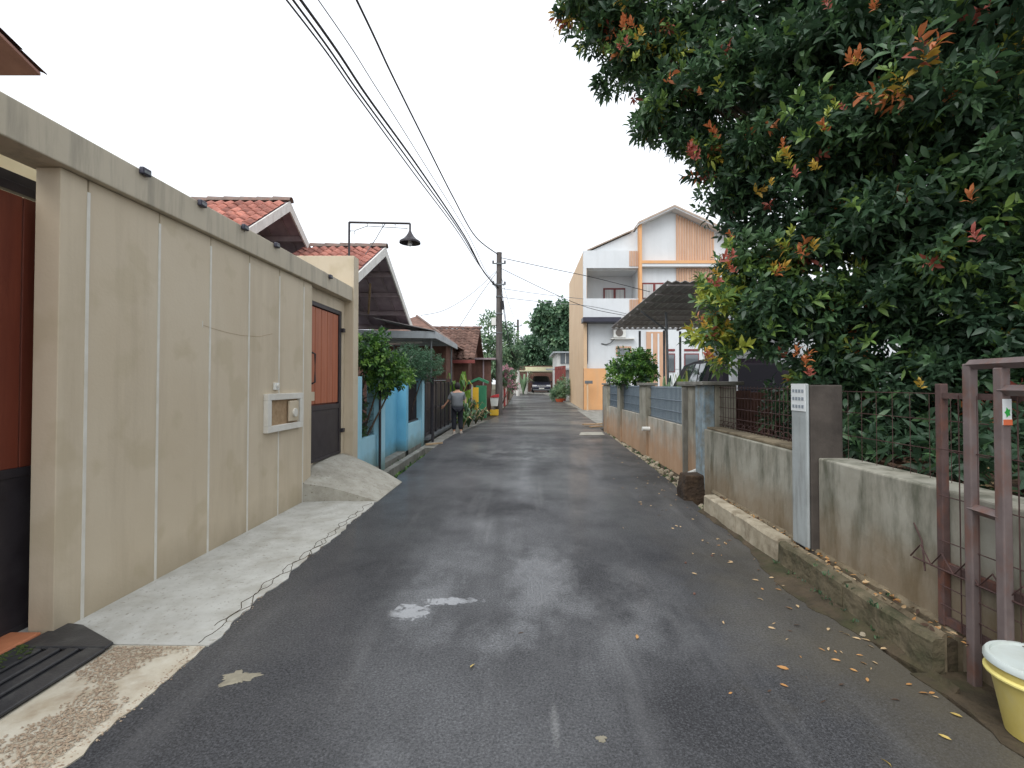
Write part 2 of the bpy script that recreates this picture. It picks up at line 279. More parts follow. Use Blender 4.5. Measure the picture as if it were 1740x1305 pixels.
def tag(o, label, cat, group=None, kind=None):
    if label: o['label'] = label
    if cat: o['category'] = cat
    if group: o['group'] = group
    if kind: o['kind'] = kind
    return o
def empty(name, loc, label, cat, group=None, rz=0):
    o = bpy.data.objects.new(name, None); C.objects.link(o); o.location = loc; o.rotation_euler = (0, 0, rz); o.empty_display_size = .1
    return tag(o, label, cat, group)
def off(o):      # world location of an unrotated chain of parents
    v = Vector((0, 0, 0))
    while o: v += o.location; o = o.parent
    return v
class MB:
    def __init__(s): s.v = []; s.f = []; s.mi = []; s.cm = 0
    def add(s, vs, fs):
        b = len(s.v); s.v += [tuple(p) for p in vs]
        for f in fs: s.f.append([b+i for i in f]); s.mi.append(s.cm)
        return s
    def box(s, a, b):
        (x0, y0, z0), (x1, y1, z1) = a, b
        x0, x1 = min(x0, x1), max(x0, x1); y0, y1 = min(y0, y1), max(y0, y1); z0, z1 = min(z0, z1), max(z0, z1)
        return s.add([(x0, y0, z0), (x1, y0, z0), (x1, y1, z0), (x0, y1, z0), (x0, y0, z1), (x1, y0, z1), (x1, y1, z1), (x0, y1, z1)],
                     [(0, 3, 2, 1), (4, 5, 6, 7), (0, 1, 5, 4), (1, 2, 6, 5), (2, 3, 7, 6), (3, 0, 4, 7)])
    def prism(s, poly, d):     # polygon (3d points) extruded by vector d
        n = len(poly); d = Vector(d); P = [Vector(p) for p in poly]
        return s.add(P+[p+d for p in P], [tuple(range(n))[::-1], tuple(range(n, 2*n))]+[(i, (i+1) % n, n+(i+1) % n, n+i) for i in range(n)])
    def tube(s, pts, r, n=8, caps=True):
        pts = [Vector(p) for p in pts]; rs = r if isinstance(r, (list, tuple)) else [r]*len(pts); b = len(s.v); ref = None
        for i, p in enumerate(pts):
            t = (pts[min(i+1, len(pts)-1)]-pts[max(i-1, 0)]).normalized()
            if ref is None: ref = Vector((0, 0, 1)) if abs(t.z) < .9 else Vector((1, 0, 0))
            u = t.cross(ref).normalized(); v = t.cross(u).normalized(); ref = v.cross(t) if False else ref
            for j in range(n):
                a = 2*math.pi*j/n; s.v.append(tuple(p+(u*math.cos(a)+v*math.sin(a))*rs[i]))
        for i in range(len(pts)-1):
            for j in range(n):
                s.f.append([b+i*n+j, b+i*n+(j+1) % n, b+(i+1)*n+(j+1) % n, b+(i+1)*n+j]); s.mi.append(s.cm)
        if caps:
            s.f.append([b+j for j in range(n)][::-1]); s.f.append([b+(len(pts)-1)*n+j for j in range(n)]); s.mi += [s.cm]*2
        return s
    def lathe(s, c, prof, n=24):    # prof: (r, z) from bottom to top
        b = len(s.v); c = Vector(c)
        for (r, z) in prof:
            for j in range(n):
                a = 2*math.pi*j/n; s.v.append((c.x+r*math.cos(a), c.y+r*math.sin(a), c.z+z))
        for i in range(len(prof)-1):
            for j in range(n): s.f.append([b+i*n+j, b+i*n+(j+1) % n, b+(i+1)*n+(j+1) % n, b+(i+1)*n+j]); s.mi.append(s.cm)
        s.f.append([b+j for j in range(n)][::-1]); s.f.append([b+(len(prof)-1)*n+j for j in range(n)]); s.mi += [s.cm]*2
        return s
    def loft(s, rings, closed=True, caps=True):
        n = len(rings[0]); b = len(s.v)
        for r_ in rings: s.v += [tuple(p) for p in r_]
        for i in range(len(rings)-1):
            for j in range(n if closed else n-1): s.f.append([b+i*n+j, b+i*n+(j+1) % n, b+(i+1)*n+(j+1) % n, b+(i+1)*n+j]); s.mi.append(s.cm)
        if caps: s.f.append([b+j for j in range(n)][::-1]); s.f.append([b+(len(rings)-1)*n+j for j in range(n)]); s.mi += [s.cm]*2
        return s
    def build(s, name, mats, parent=None, smooth=False, bevel=0., org=None, label=None, kind=None):
        me = bpy.data.meshes.new(name); o_ = off(parent) if parent else Vector(org or (0, 0, 0))
        me.from_pydata([(x-o_.x, y-o_.y, z-o_.z) for x, y, z in s.v], [], s.f)
        for m in (mats if isinstance(mats, (list, tuple)) else [mats]): me.materials.append(M[m])
        if any(s.mi): me.polygons.foreach_set('material_index', s.mi)
        import bmesh
        bm = bmesh.new(); bm.from_mesh(me); bmesh.ops.recalc_face_normals(bm, faces=bm.faces); bm.to_mesh(me); bm.free()
        if smooth:
            me.polygons.foreach_set('use_smooth', [True]*len(me.polygons))
            me.set_sharp_from_angle(angle=R(40))
        o = bpy.data.objects.new(name, me); C.objects.link(o)
        if parent: o.parent = parent
        else: o.location = o_
        if bevel:
            md = o.modifiers.new('bevel', 'BEVEL'); md.width = bevel; md.segments = 2; md.limit_method = 'ANGLE'; md.angle_limit = R(40)
        if label: o['label'] = label
        if kind: o['kind'] = kind
        return o
def B(a, b, name, m, parent=None, bevel=0., **k): return MB().box(a, b).build(name, m, parent, bevel=bevel, **k)

# ---- foliage made of small folded leaves
def leaf_arrays(pos, axis, L, W, rs, droop=.25):
    n = len(pos); axis = axis/np.linalg.norm(axis, axis=1, keepdims=True)
    ref = rs.normal(size=(n, 3)); ref[:, 2] += 1.2
    side = np.cross(axis, ref); side /= np.linalg.norm(side, axis=1, keepdims=True)+1e-9
    nrm = np.cross(side, axis)
    L = L[:, None]; W = W[:, None]
    b = pos; m = pos+axis*L*.5+nrm*L*.03; dn = np.array([0, 0, -1.])
    t = pos+axis*L-nrm*L*droop*.6+dn*L*droop*.4
    l = pos+axis*L*.28+side*W*.44+nrm*W*.2; r = pos+axis*L*.28-side*W*.44+nrm*W*.2
    l2 = pos+axis*L*.64+side*W*.42+nrm*(W*.16-L*droop*.2); r2 = pos+axis*L*.64-side*W*.42+nrm*(W*.16-L*droop*.2)
    V = np.stack([b, l, m, r, t, l2, r2], 1).reshape(-1, 3)
    base = (np.arange(n)*7)[:, None]
    F = (base+np.array([[0, 1, 2, 0, 2, 3, 1, 5, 2, 2, 6, 3, 5, 4, 2, 2, 4, 6]])).reshape(-1, 3)
    return V, F
def mesh_np(name, V, F, mats, mi=None):
    me = bpy.data.meshes.new(name); nv, nf = len(V), len(F)
    me.vertices.add(nv); me.vertices.foreach_set('co', V.astype(np.float32).ravel())
    me.loops.add(nf*3); me.loops.foreach_set('vertex_index', F.astype(np.int32).ravel())
    me.polygons.add(nf); me.polygons.foreach_set('loop_start', np.arange(0, nf*3, 3, dtype=np.int32))
    me.polygons.foreach_set('loop_total', np.full(nf, 3, dtype=np.int32))
    for m in mats: me.materials.append(M[m])
    if mi is not None: me.polygons.foreach_set('material_index', mi.astype(np.int32))
    me.polygons.foreach_set('use_smooth', np.ones(nf, bool))
    me.update(); me.validate(); return me
def sprigs(blobs, per_area, leaf, rs, fill=.35, nleaf=9, up=.45, squash=1.):
    """blobs: (cx,cy,cz,rx,ry,rz,weights-tuple) -> leaf positions, axes, material ids"""
    P, A, MI = [], [], []
    for (cx, cy, cz, rx, ry, rz, wt) in blobs:
        n = max(6, int(per_area*4*math.pi*((rx*ry+ry*rz+rx*rz)/3)))
        d = rs.normal(size=(n, 3)); d /= np.linalg.norm(d, axis=1, keepdims=True)
        # lumpy surface: radius modulated by low-frequency waves, some sprigs inside
        ph = rs.uniform(0, 6.28, 6)
        lump = 1+.13*np.sin(d[:, 0]*5+ph[0])*np.sin(d[:, 1]*5+ph[1])+.12*np.sin(d[:, 2]*7+ph[2]+d[:, 0]*4)
        ins = rs.random(n) < fill
        rr = np.where(ins, rs.uniform(.35, .85, n), rs.uniform(.84, 1.1, n))*lump
        p = np.array([cx, cy, cz])+d*rr[:, None]*np.array([rx, ry, rz])
        ax = d+rs.normal(scale=.35, size=(n, 3)); ax[:, 2] += up; ax /= np.linalg.norm(ax, axis=1, keepdims=True)
        k = nleaf; u = np.cross(ax, rs.normal(size=(n, 3))); u /= np.linalg.norm(u, axis=1, keepdims=True); v = np.cross(ax, u)
        mid = rs.choice(len(wt), n, p=np.array(wt)/sum(wt))
        for j in range(k):
            a = j*2.4+rs.uniform(-.3, .3, n); t = j/(k-1)
            ld = ax*(.15+.75*t)[..., None] if False else ax*(.15+.75*t)+(u*np.cos(a)[:, None]+v*np.sin(a)[:, None])*(1.05-.45*t)
            P.append(p+ax*(t-.5)*leaf*1.1); A.append(ld); MI.append(mid)
    return np.concatenate(P), np.concatenate(A), np.concatenate(MI)
def foliage(name, blobs, per_area, leaf, width, mats, parent, seed, fill=.35, nleaf=9, up=.45, kind='stuff'):
    rs = np.random.default_rng(seed); P, A, mi = sprigs(blobs, per_area, leaf, rs, fill, nleaf, up)
    n = len(P); L = leaf*rs.uniform(.55, 1.35, n); W = L*width*rs.uniform(.8, 1.2, n)
    V, F = leaf_arrays(P-np.array(off(parent)), A, L, W, rs)
    o = bpy.data.objects.new(name, mesh_np(name, V, F, mats, np.repeat(mi, 6))); C.objects.link(o); o.parent = parent
    if kind: o['kind'] = kind
    return o
def limb(parent, pts, r0, r1, name='limb', m='bark'):
    pts = [Vector(p) for p in pts]; k = len(pts); q = []
    for i in range(k-1):
        for t in (0, .5): q.append(pts[i].lerp(pts[i+1], t)+Vector((rnd.uniform(-1, 1), rnd.uniform(-1, 1), 0))*(.02 if (i or t) else 0))
    q.append(pts[-1]); n = len(q)
    return MB().tube(q, [r0+(r1-r0)*i/(n-1) for i in range(n)], 8).build(name, m, parent, smooth=True)

# ---- clay tiles
def tile_mesh(name, w_, l_, mtl, amp=.03, th=.014):
    xs = np.linspace(0, 1, 7); prof = [amp*math.sin((x*1.0)*2*math.pi-.6) for x in xs]
    mb = MB(); vs = []
    for (yy, dz) in ((0, .024), (l_*1.12, 0)):
        for x, p in zip(xs, prof): vs.append(((x-.5)*w_*1.06, yy, p+dz))
    for x, p in zip(xs, prof): vs.append(((x-.5)*w_*1.06, 0, p+.024-th))
    n = 7; fs = [(i, i+1, n+i+1, n+i) for i in range(n-1)]+[(2*n+i, 2*n+i+1, i+1, i) for i in range(n-1)]
    mb.add(vs, fs); me = bpy.data.meshes.new(name); me.from_pydata(mb.v, [], mb.f); me.materials.append(M[mtl])
    me.polygons.foreach_set('use_smooth', [True]*len(me.polygons)); return me, mb
def tile_slope(parent, O, u, v, nu, nv, w_, l_, mtl, lim=300, rows_from=0, joined_only=False, nm='roof_tile'):
    """O eave corner, u unit along eave (first tiles at O), v unit up slope"""
    u = Vector(u).normalized(); v = Vector(v).normalized(); n = u.cross(v).normalized()
    if n.z < 0: n = -n
    me, mb = tile_mesh(nm, w_, l_, mtl); base = off(parent); cnt = 0; rest = MB()
    right = v.cross(n)
    cells = [(i, j) for i in range(nu) for j in range(nv)]
    for (i, j) in cells:
        p = Vector(O)+u*(i+.5)*w_+v*j*l_+n*(.02+rnd.uniform(0, .008))
        rot = Matrix((right, v, n)).transposed().to_4x4() @ Matrix.Rotation(rnd.uniform(-.03, .03), 4, 'Z') @ Matrix.Rotation(rnd.uniform(-.02, .02), 4, 'X')
        if not joined_only and j >= rows_from and cnt < lim:
            o = bpy.data.objects.new(nm, me); C.objects.link(o); o.parent = parent; o.matrix_local = Matrix.Translation(p-base) @ rot; cnt += 1
        else:
            T = Matrix.Translation(p) @ rot; rest.add([T @ Vector(q) for q in mb.v], mb.f)
    if rest.v: rest.build('tile_field', mtl, parent, smooth=True, kind='stuff')
def ridge_tiles(parent, p0, p1, n, r=.11, m='ridge_grey', name='ridge_tile'):
    p0, p1 = Vector(p0), Vector(p1); d = (p1-p0)/n; t = d.normalized(); s_ = t.cross(Vector((0, 0, 1))).normalized(); mb = MB(); rings = []
    for (k, rr) in ((0, r*1.12), (1.08, r*.94)):
        rings.append([t*(k*d.length)+s_*rr*math.cos(a)+Vector((0, 0, 1))*rr*math.sin(a) for a in [math.pi*i/6 for i in range(7)]])
    mb.loft(rings, closed=False, caps=False); me = bpy.data.meshes.new(name); me.from_pydata(mb.v, [], mb.f); me.materials.append(M[m])
    me.polygons.foreach_set('use_smooth', [True]*len(me.polygons))
    for i in range(n):
        o = bpy.data.objects.new(name, me); C.objects.link(o); o.parent = parent; o.location = p0+d*i-off(parent)+Vector((0, 0, rnd.uniform(-.006, .006)-.04))
def copy_parts(root, new):
    for ch in [c for c in root.children]:
        c = ch.copy(); C.objects.link(c); c.parent = new
        for g in ch.children: d = g.copy(); C.objects.link(d); d.parent = c

# ------------------------------------------------------------------ ground, road, verges
def strip(name, xl, xr, Y0, Y1, zl, zr, m, step=.12, rough_l=0., rough_r=0., depth=.6, kind='structure', seed=3, cross=1):
    rs = random.Random(seed); mb = MB(); rows = []; Y = Y0; n = max(2, int((Y1-Y0)/step)); top = []
    wl = wr = 0
    for i in range(n+1):
        Y = Y0+(Y1-Y0)*i/n
        wl = wl*.6+rs.uniform(-1, 1)*.6; wr = wr*.6+rs.uniform(-1, 1)*.6
        a, b = xl(Y)+wl*rough_l, xr(Y)+wr*rough_r
        top.append([(a+(b-a)*j/cross, Y, gz(Y)+zl+(zr-zl)*j/cross) for j in range(cross+1)])
    rings = [[(t[0][0], t[0][1], -depth)]+t+[(t[-1][0], t[-1][1], -depth)] for t in top]
    mb.loft(rings, closed=True, caps=True); o = mb.build(name, m); o['kind'] = kind; return o
def pl(pts):
    def f(Y):
        if Y <= pts[0][0]: return pts[0][1]
        for (a, x), (b, y) in zip(pts, pts[1:]):
            if Y <= b: return x+(y-x)*(Y-a)/(b-a)
        return pts[-1][1]
    return f
g = MB().add([(-400, -150, -.5), (400, -150, -.5), (400, 15, -.5), (-400, 15, -.5)], [(0, 1, 2, 3)])
g.add([(-400, 15, -.5), (400, 15, -.5), (400, 60, .6), (-400, 60, .6)], [(0, 1, 2, 3)]).add([(-400, 60, .6), (400, 60, .6), (400, 900, .6), (-400, 900, .6)], [(0, 1, 2, 3)])
o = g.build('ground', 'earth'); o['kind'] = 'structure'
xl = pl([(-4, -1.78), (2.2, -1.84), (3.5, -1.9), (6.4, -1.95), (8, -2.08), (13, -2.16), (14.5, -2.1)])
xr = pl([(-4, 2.0), (2.3, 2.0), (4, 2.04), (5.7, 2.1), (8, 2.25), (14.5, 2.46)])
strip('road', xl, xr, -4, 14.5, 0, 0, 'asphalt_new', rough_l=.016, rough_r=.012, cross=2)
xl2 = pl([(14.4, -2.1), (18, -1.75), (22, -1.28), (30, -1.1), (46, -1.1)])
xr2 = pl([(14.4, 2.46), (16.3, 2.5), (16.6, 4.2), (25.2, 4.2), (25.5, 2.95), (32, 2.6), (46, 1.75)])
strip('far_road', xl2, xr2, 14.46, 47, -.008, -.008, 'asphalt_old', step=.2, rough_l=.01, rough_r=.01, cross=2, seed=8)
strip('pavement', lambda Y: -3.4, lambda Y: xl(Y)+.05, 2.78, 6.25, .03, .008, 'concrete_pale', step=.05, rough_r=.03, seed=5)
pav = bpy.data.objects['pavement']; crk = random.Random(88)
for (y0, y1, o0) in ((2.8, 4.6, .05), (3.0, 5.7, .075), (4.2, 6.1, .04)):
    q = []; yy = y0; w_ = 0
    while yy < y1:
        w_ = w_*.7+crk.uniform(-.012, .012); xx = xl(yy)+.05-o0-.02*math.sin(yy*21+o0*90)+w_
        q.append((xx, yy, .0085+.022*(xl(yy)+.05-xx)/1.5)); yy += crk.uniform(.02, .05)
    MB().tube(q, .0028, 4).build('crack', 'mud', pav)
strip('pebble_apron', lambda Y: -3.6, lambda Y: xl(Y)+.05, -3, 2.776, .02, .006, 'pebble_base', step=.05, rough_r=.035, seed=6)
strip('left_verge', lambda Y: -40, lambda Y: -2.74, 6.25, 20, -.05, -.05, 'concrete_grey', seed=2)
strip('left_yard', lambda Y: -40, lambda Y: -3.4, -4, 6.25, 0, 0, 'concrete_grey', step=1, seed=2)
strip('left_far_verge', lambda Y: -40, lambda Y: xl2(Y)-.02, 20, 60, -.03, -.015, 'mud', step=.4, seed=2)
strip('drain_lip', lambda Y: -2.5, lambda Y: -2.38, 7.75, 20, -.02, -.02, 'concrete_grey', step=.3, rough_l=.012, rough_r=.012, seed=9)
strip('drain_bed', lambda Y: -2.74, lambda Y: xl(Y)-.02, 7.6, 20, -.3, -.3, 'mud', step=.3, seed=10)
strip('drain_slab', lambda Y: -2.39, lambda Y: xl(min(Y, 14.4))-.005 if Y < 14.5 else xl2(Y)-.005, 11.4, 20, -.012, -.012, 'concrete_grey', step=.3, rough_l=.01, seed=12)
strip('right_verge', lambda Y: xr(Y)+.005, lambda Y: 2.75, 5.68, 16, -.12, -.03, 'mud', step=.15, seed=13)
strip('right_yard', lambda Y: 2.72, lambda Y: 40, 7.0, 25.6, -.0, .1, 'concrete_grey', step=1, seed=13)
strip('garden_soil', lambda Y: 2.53, lambda Y: 40, -3, 6.98, .78, .84, 'soil_dark', step=.5, seed=14)
strip('right_far_verge', lambda Y: xr2(Y)+.01, lambda Y: 60, 25.7, 60, -.03, .0, 'concrete_grey', step=.4, seed=16)
# pebbles set in the apron
rs = random.Random(4); pe = MB()
def pebble(mb, c, r, rs):
    a0 = rs.uniform(0, 3); e = rs.uniform(.6, 1); ring = []
    for k in range(5):
        a = a0+k*math.pi*.4; ring.append((c[0]+r*math.cos(a), c[1]+r*e*math.sin(a), c[2]))
    mid = [(c[0]+(p[0]-c[0])*.72, c[1]+(p[1]-c[1])*.72, c[2]+r*.42) for p in ring]
    mb.loft([ring, mid], caps=True)
for i in range(7000):
    x, y = rs.uniform(-2.32, -1.84), rs.uniform(1.3, 2.76)
    if math.sin(x*11+y*5)+math.sin(y*9-x*4)+rs.uniform(-.5, .5) < .05: continue
    if x > xl(y)-.02: continue
    pebble(pe, (x, y, .0125), rs.uniform(.0035, .0075), rs)
for i in range(900):
    y = rs.uniform(1.5, 6.0); x = xl(y)+.05+rs.gauss(-.03, .02); pebble(pe, (x, y, .006), rs.uniform(.003, .006), rs)
o = pe.build('pebbles', 'pebble', smooth=True); tag(o, 'small brown pebbles set in the pale apron by the rubber grating', 'pebbles', kind='stuff')

# ------------------------------------------------------------------ left: tan boundary wall
XW = -2.79
tw = empty('boundary_wall', (-2.86, 4.5, 0), 'tall beige panelled boundary wall with white joints and a projecting top beam', 'wall')
joints = [3.06+.599*i for i in range(6)]; edges = [2.87]+joints+[6.3]
for a, b in zip(edges, edges[1:]):
    B((XW-.15, a+.006, .0), (XW, b-.006, 2.8), 'wall_panel', 'tan_paint', tw, .004)
for y in joints:
    MB().box((XW-.1, y-.011, .02), (XW+.004, y+.011, 2.72)).build('joint', 'joint_white', tw)
B((XW-.2, -3, 2.803), (XW+.05, 7.618, 3.03), 'top_beam', 'beam_paint', tw, .008)
B((-4.6, 7.62, -.1), (-2.72, 7.84, 3.53), 'end_pier', 'tan_paint', tw, .006)
B((XW-.15, 6.3, 2.62), (XW-.07, 7.618, 2.8), 'lintel', 'tan_paint', tw, .003)
B((XW-.15, 7.5, 0), (XW-.07, 7.618, 2.62), 'door_jamb', 'tan_paint', tw, .003)
mn = B((XW+.001, 5.17, 1.0), (XW+.012, 5.93, 1.36), 'meter_niche', 'plank_pale', tw, label='recessed meter niche with a pale raised frame')
for a, b in (((5.14, .97), (5.96, 1.04)), ((5.14, 1.32), (5.96, 1.39)), ((5.14, 1.041), (5.22, 1.319)), ((5.88, 1.041), (5.96, 1.319))):
    B((XW, a[0], a[1]), (XW+.05, b[0], b[1]), 'niche_frame', 'joint_white', mn, .004)
B((XW+.021, 5.62, 1.06), (XW+.05, 5.84, 1.30), 'meter_box', 'tan_paint', mn, .008)
MB().tube([(XW+.05, 5.73, 1.16), (XW+.07, 5.73, 1.16)], .05, 14).build('meter_dial', 'joint_white', mn)
bell = empty('door_bell', (XW, 5.37, 1.46), 'small white bell button on the beige wall above the meter niche', 'door bell')
B((XW, 5.33, 1.43), (XW+.03, 5.42, 1.51), 'bell_box', 'plastic_white', bell, .006)
MB().tube([(XW+.03, 5.375, 1.475), (XW+.045, 5.375, 1.475)], .018, 10).build('button', 'joint_white', bell)
ords = ['nearest', 'second', 'third', 'fourth', 'farthest']
for i, (y, zz) in enumerate(((3.43, 3.0), (4.04, 3.0), (4.66, 3.0), (5.26, 3.0), (6.72, 2.98))):
    e = empty('wall_light', (XW+.05, y, zz-.03), f'{ords[i]} of the small dark lamps along the beige wall beam', 'wall lamp', 'small lamps on the beam of the beige wall')
    B((XW+.051, y-.04, zz-.01), (XW+.085, y+.04, zz+.042), 'housing', 'fascia_dark', e, .008)
    B((XW+.0855, y-.03, zz+.0), (XW+.088, y+.03, zz+.02), 'lens', 'grey_steel', e)

def onwall(px, py): Y = FPX*-XW/(893-px); return (XW+.001, Y, EYE+(652-py)/FPX*Y)
MB().tube([onwall(343, 552), onwall(360, 558), onwall(385, 565), onwall(410, 570), onwall(440, 572), onwall(462, 567)], .0014, 5).build('scratch_mark', 'plank_pale', tw)
MB().tube([onwall(343, 545), onwall(343, 556)], .004, 5).build('scratch_mark', 'joint_white', tw)
# sliding gate at the left border
sg = empty('sliding_gate', (-3.02, 1.6, 0), 'red brown plank gate with dark lower panel at the left edge', 'gate')
for i in range(11): B((-3.05, .98+i*.212, 1.0), (-3.02, 1.185+i*.212, 2.62), 'plank', 'gate_red', sg, .004)
B((-3.06, .95, .05), (-3.02, 3.3, .947), 'lower_panel', 'dark_steel', sg, .003)
for z in (.0, .94, 2.63): B((-3.065, .95, z+.005), (-3.015, 3.3, z+.06), 'rail', 'dark_steel', sg, .003)
B((-3.16, -.5, 2.70), (-3.10, 3.4, 2.78), 'gate_track', 'dark_steel', sg)
st = B((-3.6, -2, -.1), (-2.84, 2.86, .045), 'door_step', 'step_tile', None, .01); st.location = (0, 0, 0)
tag(st, 'orange tiled threshold strip under the red brown gate', 'threshold')

# neighbour's eave and cream wing behind the gate
nh = empty('neighbour_house', (-7.5, 7, 0), 'cream house behind the left gate with a tiled eave corner', 'house')
B((-12, 5.4, 0), (-5.36, 9, 4.25), 'wing_wall', 'cream_wall', nh)
B((-12, 5.9, 4.25), (-8.2, 7.2, 5.0), 'upper_wall', 'cream_wall', nh)
ez, rz_ = 4.74, 5.32
for (ya_, yb_) in ((3.4, 5.02), (3.4, 1.8)):
    MB().prism([(-5.1, ya_, rz_), (-5.1, yb_, ez), (-5.1, yb_, ez+.03), (-5.1, ya_, rz_+.03)], (-4.5, 0, 0)).build('roof_slab', 'roof_under_brown', nh)
tile_slope(nh, (-9.6, 5.07, ez+.03), (1, 0, 0), (0, -1.62, .58), 18, 6, .25, .27, 'roof_brown')
tile_slope(nh, (-5.08, 1.75, ez+.03), (-1, 0, 0), (0, 1.62, .58), 18, 6, .25, .27, 'roof_brown', joined_only=True)
for x in (-6.6, -9.2):
    for y in (2.2, 4.7): B((x-.07, y-.07, 0), (x+.07, y+.07, ez+.1), 'porch_post', 'cream_wall', nh)

# recessed wooden door
wd = empty('entrance_door', (-2.88, 6.9, .42), 'tall orange brown plank door with dark lower panel in the beige wall', 'door')
y0, y1 = 6.315, 7.49
for i in range(5):
    yy = y0+.08+i*(y1-y0-.16)/5; B((-2.91, yy+.006, 1.22), (-2.88, yy+(y1-y0-.16)/5-.006, 2.55), 'plank', 'door_wood', wd, .006)
B((-2.912, y0+.08, 1.2), (-2.905, y1-.08, 2.56), 'backing', 'gate_red', wd)
B((-2.91, y0+.08, .47), (-2.87, y1-.08, 1.13), 'lower_panel', 'dark_steel', wd, .004)
for a, b in (((y0, .43), (y0+.078, 2.62)), ((y1-.078, .43), (y1, 2.62)), ((y0+.08, 2.56), (y1-.08, 2.618)), ((y0+.08, 1.13), (y1-.08, 1.2)), ((y0+.08, .43), (y1-.08, .47))):
    B((-2.925, a[0], a[1]), (-2.86, b[0], b[1]), 'frame', 'dark_steel', wd, .004)
for z in (.75, 2.3): B((-2.87, y1-.02, z), (-2.82, y1+.06, z+.06), 'hinge', 'dark_steel', wd, .004)
MB().tube([(-2.875, y0+.17, 1.5), (-2.83, y0+.17, 1.52), (-2.83, y0+.17, 1.9), (-2.875, y0+.17, 1.92)], .014, 8).build('handle', 'dark_steel', wd)
B((-2.879, y0+.1, 1.27), (-2.868, y0+.25, 1.39), 'lock_plate', 'tan_paint', wd)

# curved concrete ramp up to the door
rp_ = MB(); rings = []
nseg = 10
for i in range(nseg+1):
    t = i/nseg; x = -2.92+(.98+.06)*t; z = .43*(1-t**1.3)+.006
    ya, yb = 6.02+.12*t+.06*math.sin(t*3), 7.6-.22*t
    rings.append([(x, ya, -.1), (x, ya+rnd.uniform(-.01, .01), z*.62+.002), (x, ya*.6+yb*.4, z*.93+.004), (x, ya*.3+yb*.7, z), (x, yb+rnd.uniform(-.008, .008), z*.97), (x, yb, -.1)])
o = rp_.loft(rings).build('concrete_ramp', 'concrete_ramp', smooth=True, org=(-2.4, 6.8, 0))
tag(o, 'curved grey concrete ramp from the road up to the plank door', 'ramp')

# rubber drain grating
gr = empty('drain_grating', (-2.57, 2.0, .02), 'black slotted rubber grating with moss at the foot of the beige wall', 'drain cover')
x0, x1, ya, yb = -2.83, -2.33, .9, 2.82
for i, (a, b) in enumerate(((0, .17), (.215, .285), (.33, .40), (.445, .56))):
    xa, xb = x0+a*.9, x0+b*.9
    MB().prism([(xa, ya, .02), (xb, ya, .02), (xb, ya, .036), (xa, ya, .042)], (0, yb-.12-ya, 0)).build('bar', 'rubber', gr, bevel=.008)
MB().prism([(x0, yb-.119, .02), (x1+.004, yb-.119, .02), (x1-.0, yb-.06, .02), (x1-.36, yb+.14, .02), (x0+.04, yb+.16, .02), (x0, yb+.12, .02)], (0, 0, .02)).build('end_bar', 'rubber', gr, bevel=.01)
B((x0, ya, .0165), (x1, yb-.119, .0205), 'sump', 'cable', gr)
ms = MB(); rs = random.Random(11)
for i in range(420):
    x, y = x0+abs(rs.gauss(0, .06))+.012, rs.uniform(1.5, 2.72); pebble(ms, (min(x, x0+.14), y, .04), rs.uniform(.005, .012), rs)
ms.build('moss_patch', 'moss', gr, kind='stuff')

# street lamp on the pier
sl_ = empty('gooseneck_lamp', (-2.86, 7.73, 3.53), 'dark metal arm lamp with conical shade standing on the beige pier', 'lamp')
zt = 4.10
MB().tube([(-2.84, 7.73, 3.53), (-2.84, 7.73, zt)], .018, 8).build('post', 'dark_steel', sl_)
MB().tube([(-2.84, 7.73, zt), (-1.86, 7.73, zt-.02), ], .018, 8).build('arm', 'dark_steel', sl_)
br_ = MB().tube([(-2.84, 7.73, zt-.14), (-2.74, 7.73, zt-.14), (-2.74, 7.73, zt-.13), (-2.55, 7.73, zt-.06), (-1.9, 7.73, zt-.1)], .006, 6)
br_.tube([(-2.75, 7.73, zt-.14), (-2.75, 7.73, 3.9)], .005, 6)
for x in (-2.55, -2.3, -2.1): br_.tube([(x, 7.73, zt-.01), (x, 7.73, zt-.075)], .005, 6)
br_.build('brace', 'grey_steel', sl_)
MB().tube([(-2.25, 7.73, zt-.01), (-2.32, 7.74, zt-.1), (-2.42, 7.76, zt-.26), (-2.6, 7.8, zt-.5)], .006, 6).build('lamp_cable', 'cable_grey', sl_)
MB().tube([(-1.86, 7.73, zt-.02), (-1.86, 7.73, zt-.2)], .016, 8).build('drop_tube', 'dark_steel', sl_)
sh = MB(); cl = (-1.86, 7.73, zt-.34); prof = [(.168, 0), (.165, .03), (.1, .075), (.06, .12), (.03, .17), (.02, .2)]
rings = [[(cl[0]+r*math.cos(a), cl[1]+r*math.sin(a), cl[2]+z) for a in [2*math.pi*j/24 for j in range(24)]] for r, z in prof+[(.015, .19), (.09, .07), (.155, .02), (.16, 0)]]
sh.loft(rings, caps=False).build('shade', 'dark_steel', sl_, smooth=True)
MB().lathe((cl[0], cl[1], cl[2]-.05), [(.012, 0), (.035, .015), (.038, .05), (.02, .1), (.02, .16)], 14).build('bulb', 'lamp_glass', sl_, smooth=True)

